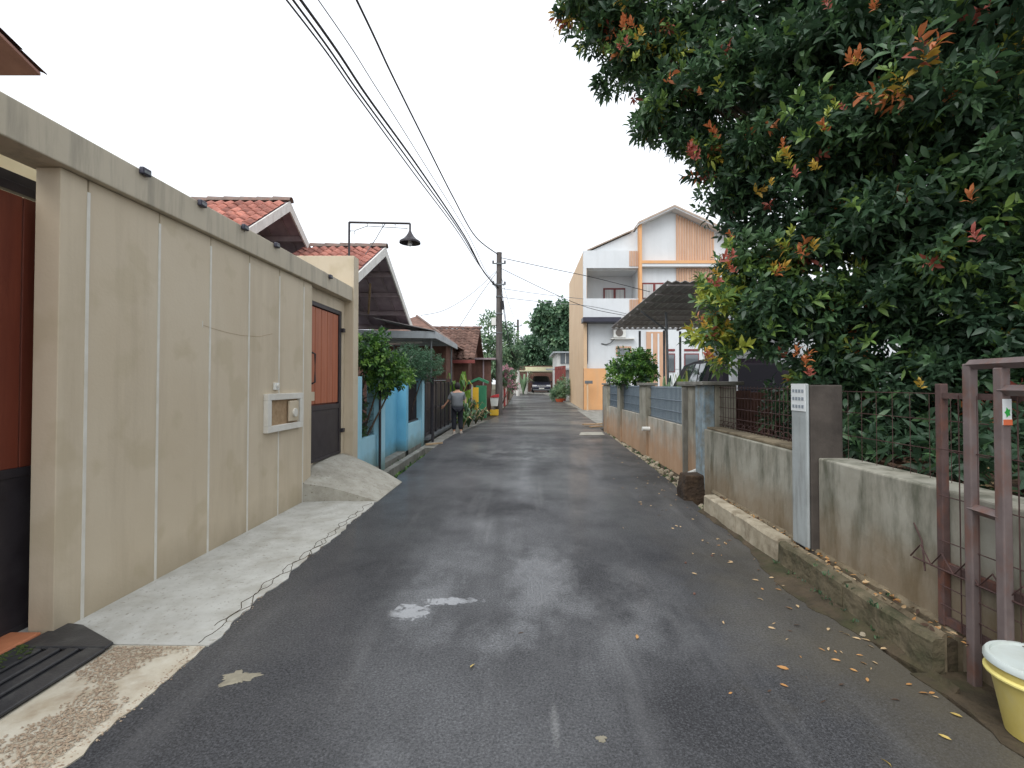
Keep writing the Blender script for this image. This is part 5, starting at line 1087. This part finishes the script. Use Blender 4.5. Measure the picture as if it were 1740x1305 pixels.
# ------------------------------------------------------------------ right: near garden wall, kerb, posts, wire
gw = empty('garden_wall', (2.4, 4, 0), 'stained grey garden wall with blue grey posts and wire fence on the right', 'wall')
XG = 2.29
for (a, b) in ((1.0, 3.79), (4.03, 6.2)): B((XG, a, -.1), (XG+.26, b, .92), 'wall_panel', 'wall_grey', gw, .012)
B((XG+.03, 4.04, .921), (XG+.25, 6.19, .95), 'coping', 'kerb_top', gw, .008)
B((XG-.08, 3.8, .2), (XG-.055, 4.02, 1.5), 'post', 'post_bluegrey', gw, .012)
B((XG-.054, 3.79, .0), (XG+.2, 4.03, 1.49), 'post_shaded_core', 'post_shade_grime', gw, .01)  # camera-facing side of the post, coloured dark for tree shade and dirt
B((XG-.085, 3.81, 1.28), (XG-.081, 4.01, 1.5), 'house_number_plate', 'sign_white', gw)
for r_ in range(3):
    for c_ in range(4): B((XG-.088, 3.83+c_*.043, 1.305+r_*.062), (XG-.0855, 3.858+c_*.043, 1.33+r_*.062), 'number_mark', 'ink', gw)
B((XG+.14, 6.201, -.1), (XG+.42, 6.5, 1.48), 'pillar', 'pillar_render', gw, .01)
B((XG+.0, 6.201, -.1), (XG+.139, 6.52, 1.48), 'pillar_face', 'pillar_flaking', gw, .01)
B((XG-.04, 6.15, 1.481), (XG+.5, 7.2, 1.53), 'pillar_cap', 'concrete_grey', gw, .008)
wm = MB()
for i in range(29): wm.tube([(XG+.2, 4.06+i*.075, .95), (XG+.2, 4.06+i*.075, 1.47)], .0035, 4)
for zz in (.98, 1.08, 1.2, 1.33, 1.45): wm.tube([(XG+.2, 4.02, zz), (XG+.2, 6.2, zz)], .004, 5)
q = [(XG+.2+.03*math.cos(i*.9), 4.02+i*.02, 1.0+.035*math.sin(i*.9)) for i in range(108)]
wm.tube(q, .004, 4)
wm.build('wire_mesh', 'wire_rust', gw, kind='stuff')
wm = MB()
for i in range(8): wm.tube([(XG+.2, 2.68+i*.15, .92), (XG+.2, 2.68+i*.15, 1.44)], .0022, 4)
for zz in (1.1, 1.28, 1.44): wm.tube([(XG+.2, 2.6, zz), (XG+.2, 3.8, zz)], .003, 5)
wm.build('wire_mesh', 'wire_rust', gw, kind='stuff')
# kerb with channel
kb = empty('right_kerb', (2.15, 4, 0), 'broken concrete kerb with a leaf filled channel below the garden wall', 'kerb')
def kerbpiece(y0, y1, m, zt, name='kerb_stone', x0=2.075, x1=2.15):
    n = max(2, int((y1-y0)/.1)); rings = []
    for i in range(n+1):
        y = y0+(y1-y0)*i/n; d = rnd.uniform(-.008, .008); rings.append([(x0+.0+d, y, -.1), (x0+.008+d, y, zt-.02+rnd.uniform(-.006, .006)), (x0+.025+d, y, zt+rnd.uniform(-.004, .004)), (x1, y, zt+rnd.uniform(-.004, .004)), (x1, y, -.1)])
    MB().loft(rings).build(name, m, kb)
kerbpiece(4.02, 4.8, 'kerb_pale', .215, x1=2.2); kerbpiece(4.81, 5.64, 'kerb_pale', .21, x1=2.2); kerbpiece(3.2, 4.01, 'kerb_mossy', .2); kerbpiece(2.5, 3.192, 'kerb_mossy', .19)
kerbpiece(2.52, 3.98, 'kerb_top', .205, 'channel_lip', 2.151, 2.18); kerbpiece(2.53, 4.0, 'mud', .165, 'channel_bed', 2.181, 2.245); kerbpiece(2.55, 5.9, 'kerb_top', .21, 'wall_footing', 2.246, 2.289)
kerbpiece(4.0, 5.64, 'kerb_top', .19, 'channel_bed', 2.201, 2.245)
strip('kerb_silt', lambda Y: xr(Y)+.06-min(1, (Y-2.35)/.9)*(.13+.05*math.sin(Y*2.3)), lambda Y: 2.09, 2.35, 5.7, .004, .035, 'mud', step=.06, rough_l=.035, seed=33)
strip('gate_apron', lambda Y: xr(Y)+.0, lambda Y: 2.75, -3, 2.52, .006, .02, 'mud', step=.06, rough_l=.03, seed=34)
# steel mesh gate at the right border
mg = empty('mesh_gate', (2.35, 2.3, 0), 'rusty brown steel frame gate with wire mesh at the right edge', 'gate')
B((XG-.045, 2.61, .2), (XG-.005, 2.65, 1.5), 'post', 'rust_steel', mg, .004)
B((XG-.04, 1.0, .5), (XG-.01, 2.609, .54), 'rail', 'rust_steel', mg); B((XG-.04, 1.0, 1.42), (XG-.01, 2.609, 1.45), 'rail', 'rust_steel', mg); B((XG-.04, 1.0, .21), (XG-.01, 2.609, .25), 'rail', 'rust_steel', mg)
rods = MB()
for i in range(14): rods.tube([(XG-.05, 2.5-i*.1, .22), (XG-.05, 2.5-i*.1, 1.44)], .003, 5)
for zz in (.32, .42, .66, .9, 1.15): rods.tube([(XG-.056, 2.62, zz), (XG-.056, 1.2, zz)], .003, 4)
rods.build('mesh_rods', 'wire_rust', mg, kind='stuff')
zz_ = MB(); zz_.tube([(XG-.07, 2.78, .51), (XG-.07, 1.2, .51)], .005, 5); zz_.tube([(XG-.07, 2.78, .585), (XG-.07, 1.2, .585)], .004, 5) if False else None
zz_.tube([(XG-.07, 2.8-i*.07, .51+(.085 if i % 2 else 0)) for i in range(23)], .0045, 5); zz_.tube([(XG-.07, 2.7, .46), (XG-.02, 2.78, .6), (XG+.0, 2.86, .68)], .0045, 5)
zz_.build('truss_wire', 'wire_rust', mg)
Yg = 2.42; xg0 = at(1652, 900, Yg).x; xg1 = at(1706, 900, Yg).x
Yh = 2.24; xg1 = at(1706, 900, Yh).x
B((xg0-.022, Yg-.022, -.02), (xg0+.022, Yg+.022, 1.6), 'frame_upright', 'brown_steel', mg, .006); B((xg1-.022, Yh-.022, .03), (xg1+.022, Yh+.022, 1.575), 'frame_upright', 'brown_steel', mg, .006)
dv = Vector((xg1-xg0, Yh-Yg, 0)); p0_ = Vector((xg0, Yg, 0))
for (zz, t0, t1) in ((1.595, 0, 4), (.88, 0, 1), (1.47, 1, 4)): MB().tube([p0_+dv*t0+Vector((0, 0, zz)), p0_+dv*t1+Vector((0, 0, zz))], .025, 4).build('frame_rail', 'brown_steel', mg)
stk = B((xg1-.02, Yh-.0255, 1.31), (xg1+.02, Yh-.0225, 1.43), 'sticker', 'sign_white', mg)
B((xg1-.02, Yh-.0285, 1.31), (xg1+.02, Yh-.0257, 1.336), 'sticker_band', 'sticker_orange', stk)
MB().prism([(xg1+.014*math.cos(a)*(1 if k % 2 else .6), Yh-.0258, 1.368+.024*math.sin(a)*(1 if k % 2 else .6)) for k, a in enumerate([i*math.pi/5 for i in range(10)])], (0, -.002, 0)).build('sticker_leaf', 'sticker_green', stk)
# rear of the garden: brown fence and dark wall
bf = empty('garden_back_fence', (5, 6.9, .8), 'brown plank fence at the back of the shaded garden', 'fence')
for i in range(22): B((2.78+i*.2, 6.8, .7), (2.965+i*.2, 6.84, 1.42-.02*(i % 3)), 'plank', 'brown_wall', bf)
B((2.78, 6.841, 1.2), (7.2, 6.88, 1.28), 'rail', 'timber_dark', bf)
bh = empty('garden_house', (8, 4, .8), 'dark brown house side wall deep behind the big tree', 'house')
B((6.6, -2, .5), (6.8, 6.7, 3.6), 'wall', 'brown_wall', bh); B((6.2, -2.2, 3.601), (7.5, 6.9, 3.75), 'eave', 'timber_dark', bh)
# bucket
bk = empty('bucket', (2.165, 2.06, .01), 'yellow plastic bucket with white lid at the right edge of the road', 'bucket'); bc = (2.165, 2.06, .012)
MB().lathe(bc, [(.1, .004), (.106, .0), (.15, .235), (.162, .262), (.16, .27), (.163, .285)], 36).build('bucket_body', 'bucket_yellow', bk, smooth=True)
MB().lathe(bc, [(.166, .286), (.172, .29), (.172, .306), (.164, .318), (.15, .318), (.146, .308), (.0, .308)], 36).build('bucket_lid', 'bucket_lid', bk, smooth=True)
MB().lathe(bc, [(.158, .238), (.172, .243), (.172, .25), (.16, .257)], 36).build('rim_ring', 'rim_yellow', bk, smooth=True)

# ------------------------------------------------------------------ the big tree on the right
bt = empty('big_tree', (4.15, 5.0, .8), 'large dense tree with orange and red young leaves overhanging the garden wall', 'tree')
limb(bt, [(4.15, 5.0, .75), (4.1, 4.95, 1.6), (4.0, 5.0, 2.4), (3.7, 5.0, 3.2)], .15, .08, 'trunk')
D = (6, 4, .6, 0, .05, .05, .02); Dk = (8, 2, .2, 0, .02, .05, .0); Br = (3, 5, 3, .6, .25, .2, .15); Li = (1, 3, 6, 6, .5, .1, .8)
BLB = [blob(985, 12, 5.4, 46, .5, (3, 5, 1, 0, .1, .1, .1)), blob(1020, 60, 5.4, 34, .4, (3, 5, 1, 0, .1, .1, .1)), blob(1060, 105, 5.4, 40, .4, (4, 5, 1, .2, .4, .2, .1)), blob(1150, 235, 5.3, 30, .3, D), blob(1050, 30, 5.4, 62, .6, (3, 5, 1, .2, .5, .3, .2)), blob(1120, 70, 5.4, 78, .7, D), blob(1130, 175, 5.3, 46, .45, (4, 5, 1, .1, .2, .2, .1)), blob(1105, 205, 5.3, 24, .3, (3, 5, 1, .1, .2, .2, .1)), blob(1190, 165, 5.3, 78, .7, D),
       blob(1215, 262, 5.3, 52, .5, (3, 5, 1, .1, .4, .6, .1)), blob(1240, 340, 5.3, 44, .45, Dk), blob(1300, 90, 5.2, 130, 1., Dk), blob(1300, 240, 5.1, 92, .8, D), blob(1300, 350, 5.3, 70, .6, Dk),
       blob(1450, 60, 4.8, 170, 1., Dk), blob(1620, 40, 4.4, 190, 1., Dk), blob(1440, 230, 4.7, 130, .8, D), blob(1590, 200, 4.2, 160, .9, D), blob(1710, 240, 3.9, 150, .8, D), blob(1400, 380, 4.9, 105, .7, D), blob(1540, 380, 4.5, 135, .8, Dk), blob(1690, 410, 4.1, 140, .8, D),
       blob(1265, 440, 5.1, 46, .4, Br), blob(1330, 450, 5.0, 66, .5, Br), blob(1240, 510, 5.1, 48, .4, Li), blob(1215, 555, 5.1, 38, .3, Li), blob(1235, 590, 5.1, 34, .3, Li), blob(1310, 530, 5.0, 70, .5, D), blob(1400, 530, 4.9, 95, .6, D), blob(1300, 578, 5.0, 34, .35, D), blob(1390, 600, 4.9, 46, .4, D),
       blob(1500, 540, 4.6, 110, .7, Dk), blob(1630, 550, 4.2, 120, .7, Dk), blob(1450, 640, 4.8, 55, .4, D), blob(1540, 660, 4.5, 80, .45, Dk), blob(1640, 640, 4.3, 90, .5, Dk), blob(1380, 645, 4.9, 26, .25, Br), blob(1500, 720, 4.6, 42, .3, Dk), blob(1560, 730, 4.5, 44, .3, Dk), blob(1740, 600, 4.0, 90, .5, Dk),
       blob(1800, 100, 4.2, 200, 1., Dk), blob(1850, 420, 4.2, 190, 1., Dk)]
for b in BLB:
    if b[3] > .35: limb(bt, [(3.9, 5.0, 2.6), ((3.9+b[0])/2, (5.0+b[1])/2, (2.6+b[2])/2+.15), b[:3]], .05, .012, 'limb')
# upper crown above the frame so that the shade under it is real
for (x, y, zz, r) in ((2.6, 5.8, 5.9, 1.1), (4.0, 5.2, 6.2, 1.5), (4.8, 4.2, 5.6, 1.5), (3.6, 6.4, 4.6, 1.2), (5.2, 5.8, 4.4, 1.5), (5.4, 4.2, 3.2, 1.3), (4.6, 6.0, 3.0, 1.1), (1.6, 5.6, 5.9, .7), (4.4, 3.0, 4.6, 1.2)):
    BLB.append((x, y, zz, r, r, r*.85, Dk)); limb(bt, [(3.9, 5.0, 2.6), ((3.9+x)/2, (5+y)/2, (2.6+zz)/2+.2), (x, y, zz)], .06, .015, 'limb')
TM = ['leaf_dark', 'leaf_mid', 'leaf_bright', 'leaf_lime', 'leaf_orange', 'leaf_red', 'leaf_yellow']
small = [b for b in BLB if b[3] <= .62]; large = [b for b in BLB if b[3] > .62]
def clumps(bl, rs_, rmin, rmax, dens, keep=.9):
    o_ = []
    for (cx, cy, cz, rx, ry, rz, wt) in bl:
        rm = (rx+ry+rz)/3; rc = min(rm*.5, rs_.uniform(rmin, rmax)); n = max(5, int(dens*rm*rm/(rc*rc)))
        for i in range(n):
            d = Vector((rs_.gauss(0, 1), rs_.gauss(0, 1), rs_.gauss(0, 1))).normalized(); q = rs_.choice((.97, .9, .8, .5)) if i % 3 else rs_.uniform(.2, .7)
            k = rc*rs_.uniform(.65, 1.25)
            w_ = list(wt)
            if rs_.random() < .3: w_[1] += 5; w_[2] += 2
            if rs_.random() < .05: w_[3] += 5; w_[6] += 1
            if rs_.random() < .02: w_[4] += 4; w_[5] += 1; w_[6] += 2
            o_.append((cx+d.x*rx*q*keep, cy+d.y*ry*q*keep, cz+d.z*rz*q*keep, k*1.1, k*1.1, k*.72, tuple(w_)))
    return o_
crs = random.Random(77)
vis = [b for b in large if b not in BLB[-9:]]; hid = BLB[-9:]
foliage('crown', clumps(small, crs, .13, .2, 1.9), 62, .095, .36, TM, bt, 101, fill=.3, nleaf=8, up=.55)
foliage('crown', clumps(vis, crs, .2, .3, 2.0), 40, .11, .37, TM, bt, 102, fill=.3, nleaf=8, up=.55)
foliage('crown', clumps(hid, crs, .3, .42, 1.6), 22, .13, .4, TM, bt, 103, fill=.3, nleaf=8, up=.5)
# single sprigs of large leaves nearest the camera
rsn = np.random.default_rng(55); spr = {}
for ci, cm in enumerate(TM):
    for v in range(2):
        k = 9; P = np.zeros((k, 3)); A = np.zeros((k, 3))
        for j in range(k):
            t = j/(k-1); a = j*2.4+v; P[j] = (0, 0, (t-.5)*.1); A[j] = (math.cos(a)*(.85-.4*t), math.sin(a)*(.85-.4*t), .45+.6*t)
        L = rsn.uniform(.06, .125, k); V_, F_ = leaf_arrays(P, A, L, L*.36, rsn); spr[(ci, v)] = mesh_np('leaf_sprig', V_, F_, [cm])
def add_sprig(p, d, ci, s_=1.):
    o = bpy.data.objects.new('leaf_sprig', spr[(ci, rnd.randint(0, 1))]); C.objects.link(o); o.parent = bt; o.location = Vector(p)-off(bt)
    o.rotation_euler = Vector(d).to_track_quat('Z', 'Y').to_euler(); o.scale = (s_, s_, s_)
for i in range(215):
    b = small[rnd.randrange(len(small))] if i % 2 else rnd.choice([q for q in large if q[1] < 5.3])
    d = Vector((rnd.gauss(-.2, .6), -abs(rnd.gauss(.7, .4)), rnd.gauss(.0, .6))).normalized(); p = Vector(b[:3])+Vector((d.x*b[3], d.y*b[4], d.z*b[5]))*1.06
    add_sprig(p, d+Vector((0, 0, .35)), rnd.choices(range(7), (4, 5, 2, .3, .1, .1, .1))[0], rnd.uniform(.9, 1.25))
def young(px, py, Y, ci, n, spread, s_=1.):
    for k in range(n):
        p = at(px+rnd.gauss(0, spread), py+rnd.gauss(0, spread*1.2), Y-rnd.uniform(0, .06)); add_sprig(p, (rnd.uniform(-.9, .3), -.3, rnd.uniform(.2, 1.)), ci if rnd.random() < .75 else rnd.choice((3, 4, 6)), s_*rnd.uniform(.45, .8))
for a in ((1068, 45, 4.85, 4, 3, 8), (1072, 90, 4.85, 5, 3, 7), (1088, 60, 4.85, 6, 2, 6), (1178, 255, 4.8, 5, 4, 8), (1170, 270, 4.8, 5, 3, 7), (1212, 225, 4.75, 4, 2, 5), (1190, 160, 4.6, 4, 1, 3), (1420, 190, 3.95, 5, 3, 14), (1410, 215, 3.95, 4, 2, 8), (1455, 100, 3.8, 6, 2, 8), (1450, 98, 3.8, 4, 1, 3),
          (1335, 270, 4.3, 3, 4, 14), (1330, 245, 4.3, 4, 1, 3), (1380, 280, 4.2, 6, 2, 5), (1310, 305, 4.3, 6, 1, 4), (1353, 300, 4.3, 5, 1, 3), (1235, 440, 4.7, 5, 5, 7), (1215, 470, 4.7, 5, 3, 6), (1245, 405, 4.7, 4, 2, 6), (1330, 410, 4.6, 3, 3, 10), (1320, 440, 4.6, 6, 2, 7), (1315, 465, 4.55, 4, 2, 8), (1365, 430, 4.5, 6, 2, 6),
          (1190, 560, 4.8, 3, 4, 10), (1195, 510, 4.8, 3, 3, 8), (1215, 600, 4.8, 6, 3, 9), (1210, 610, 4.8, 5, 2, 4), (1367, 605, 4.5, 4, 3, 7, 1.15), (1375, 630, 4.5, 5, 2, 5), (1645, 340, 3.5, 4, 1, 6), (1660, 400, 3.5, 5, 1, 4), (1560, 660, 4.0, 6, 1, 4), (1490, 15, 3.9, 4, 2, 9), (1240, 25, 4.6, 5, 2, 12), (1410, 10, 4.2, 5, 1, 8)):
    young(*a)
# undergrowth in the garden
shrub('garden_undergrowth', 'dark low undergrowth beneath the big tree behind the garden wall', (4.0, 4.6, .8), [(3.3, 4.6, 1.15, .4, .4, .3, (6, 2)), (3.9, 4.0, 1.1, .4, .4, .3, (6, 2)), (4.4, 5.4, 1.3, .7, .5, .6, (6, 2)), (3.2, 5.6, 1.2, .4, .4, .35, (6, 2)), (4.6, 3.6, 1.2, .5, .5, .5, (6, 2)), (2.95, 3.3, 1.05, .3, .4, .22, (6, 2)), (3.3, 2.7, 1.1, .4, .4, .3, (6, 2)), (2.95, 4.3, 1.0, .25, .3, .2, (6, 2))], 45, .12, .3, ['leaf_dark', 'leaf_mid'], 111)
lt = np.random.default_rng(9); n = 2600; P = np.stack([lt.uniform(2.45, 5.5, n), lt.uniform(1.5, 6.6, n), np.full(n, .83)], 1); A = lt.normal(size=(n, 3)); A[:, 2] *= .25
L = lt.uniform(.05, .1, n); V_, F_ = leaf_arrays(P, A, L, L*.4, lt, .1); o = bpy.data.objects.new('leaf_litter', mesh_np('leaf_litter', V_, F_, ['fallen_brown', 'fallen_pale'], np.repeat((lt.random(n) < .06).astype(int), 6))); C.objects.link(o)
tag(o, 'brown leaf litter on the soil under the big tree', 'leaves', kind='stuff')

# ------------------------------------------------------------------ fallen leaves, splashes, pebbles on the road
def road_leaf(px, py, m, L, label, group=None, zoff=.006):
    Y = FPX*EYE/(py-652); p = at(px, py, Y); r2 = np.random.default_rng(int(px*7+py)); V_, F_ = leaf_arrays(np.array([[0, 0, 0.]]), np.array([[math.cos(px), math.sin(px), .08]]), np.array([L]), np.array([L*.42]), r2, .12)
    V_[:, 2] = np.abs(V_[:, 2])*.6; o = bpy.data.objects.new('fallen_leaf', mesh_np('fallen_leaf', V_, F_, [m])); C.objects.link(o); o.location = (p.x, p.y, zoff); return tag(o, label, 'leaf', group)
road_leaf(1341, 1134, 'fallen_orange', .06, 'orange fallen leaf on the asphalt well left of the bucket'); road_leaf(1325, 1158, 'fallen_orange', .04, 'small upright orange leaf just below the larger orange leaf')
road_leaf(1617, 1252, 'fallen_yellow', .045, 'round yellow leaf on the asphalt below the bucket'); road_leaf(1516, 1298, 'fallen_yellow', .05, 'yellow leaf at the bottom edge of the view')
road_leaf(1636, 1214, 'fallen_yellow', .045, 'forked yellow leaf beside the foot of the bucket'); road_leaf(1580, 1175, 'fallen_orange', .05, 'pair leaf of orange brown beside the kerb end'); road_leaf(1082, 1083, 'fallen_orange', .05, 'single orange leaf in the middle of the road right of the puddle')
road_leaf(799, 1131, 'fallen_yellow', .04, 'single pale leaf in the road below the puddle'); road_leaf(880, 1075, 'fallen_brown', .04, 'small brown leaf in the middle of the road')
rs = random.Random(31)
for i in range(150):
    t = rs.random(); py = 770+rs.random()**1.5*420; Y = FPX*EYE/(py-652); X = xr(Y)-abs(rs.gauss(.02, .38)); 
    if X < .4: continue
    m = rs.choice(['fallen_pale', 'fallen_pale', 'fallen_brown', 'fallen_orange']); c = at(893, py, Y)
    L = rs.uniform(.025, .05); r2 = np.random.default_rng(900+i); a = rs.uniform(0, 6.28)
    V_, F_ = leaf_arrays(np.array([[0, 0, 0.]]), np.array([[math.cos(a), math.sin(a), .08]]), np.array([L]), np.array([L*.42]), r2, .12); V_[:, 2] = np.abs(V_[:, 2])*.6
    o = bpy.data.objects.new('fallen_leaf', mesh_np('fallen_leaf', V_, F_, [m])); C.objects.link(o); o.location = (X, Y, .005)
    tag(o, 'small fallen leaf strewn on the asphalt along the right kerb', 'leaf', 'small fallen leaves along the right kerb')
n = 260; P = np.stack([lt.uniform(2.16, 2.27, n), lt.uniform(2.0, 5.6, n), np.full(n, .2)], 1); A = lt.normal(size=(n, 3)); A[:, 2] *= .2; L = lt.uniform(.025, .05, n)
V_, F_ = leaf_arrays(P, A, L, L*.4, lt, .1); o = bpy.data.objects.new('channel_leaves', mesh_np('channel_leaves', V_, F_, ['fallen_brown', 'fallen_orange', 'fallen_pale'], np.repeat(lt.integers(0, 3, n), 6))); C.objects.link(o)
tag(o, 'dead leaves lying in the channel behind the kerb', 'leaves', kind='stuff')
def splash(px, py, w_, h_, label, seed, m='cement_splash', n=64):
    Y = FPX*EYE/(py-652); p = at(px, py, Y); r2 = random.Random(seed); poly = []; ph = [r2.uniform(0, 6.28) for _ in range(4)]
    for k in range(n):
        a = 2*math.pi*k/n; q = 1+.22*math.sin(3*a+ph[0])+.16*math.sin(5*a+ph[1])+.12*math.sin(8*a+ph[2])+r2.uniform(-.16, .16); poly.append((p.x+w_*q*math.cos(a), p.y+h_*q*math.sin(a), .001))
    top = [(p.x+(x-p.x)*.85, p.y+(y-p.y)*.8, .005) for x, y, _ in poly]
    o = MB().loft([poly, top]).build('cement_splash', m, org=(p.x, p.y, 0)); return tag(o, label, 'splash')
splash(405, 1146, .085, .055, 'dried beige cement splash on the asphalt near the pebble apron', 1)
splash(1022, 1248, .02, .018, 'tiny pale splash near the bottom middle of the road', 2); 
for i, (px, py) in enumerate(((1466, 1077), (1430, 1050), (1210, 943), (1180, 1007), (1165, 955))):
    Y = FPX*EYE/(py-652); p = at(px, py, Y); mb = MB(); r_ = .018 if i == 0 else .01
    mb.lathe((p.x, Y, -.002), [(r_*.6, 0), (r_, r_*.5), (r_*.7, r_*1.2), (r_*.2, r_*1.45)], 9); o = mb.build('road_stone', 'kerb_pale' if i == 0 else 'brown_wall', org=(p.x, Y, 0), smooth=True)
    tag(o, ['round pale pebble below the mossy kerb', 'dark stone just left of the round pale pebble', 'dark stone farthest up the right half of the road', 'dark stone left of the kerb in mid road', 'dark stone between the kerb and the wet patch'][i], 'stone')
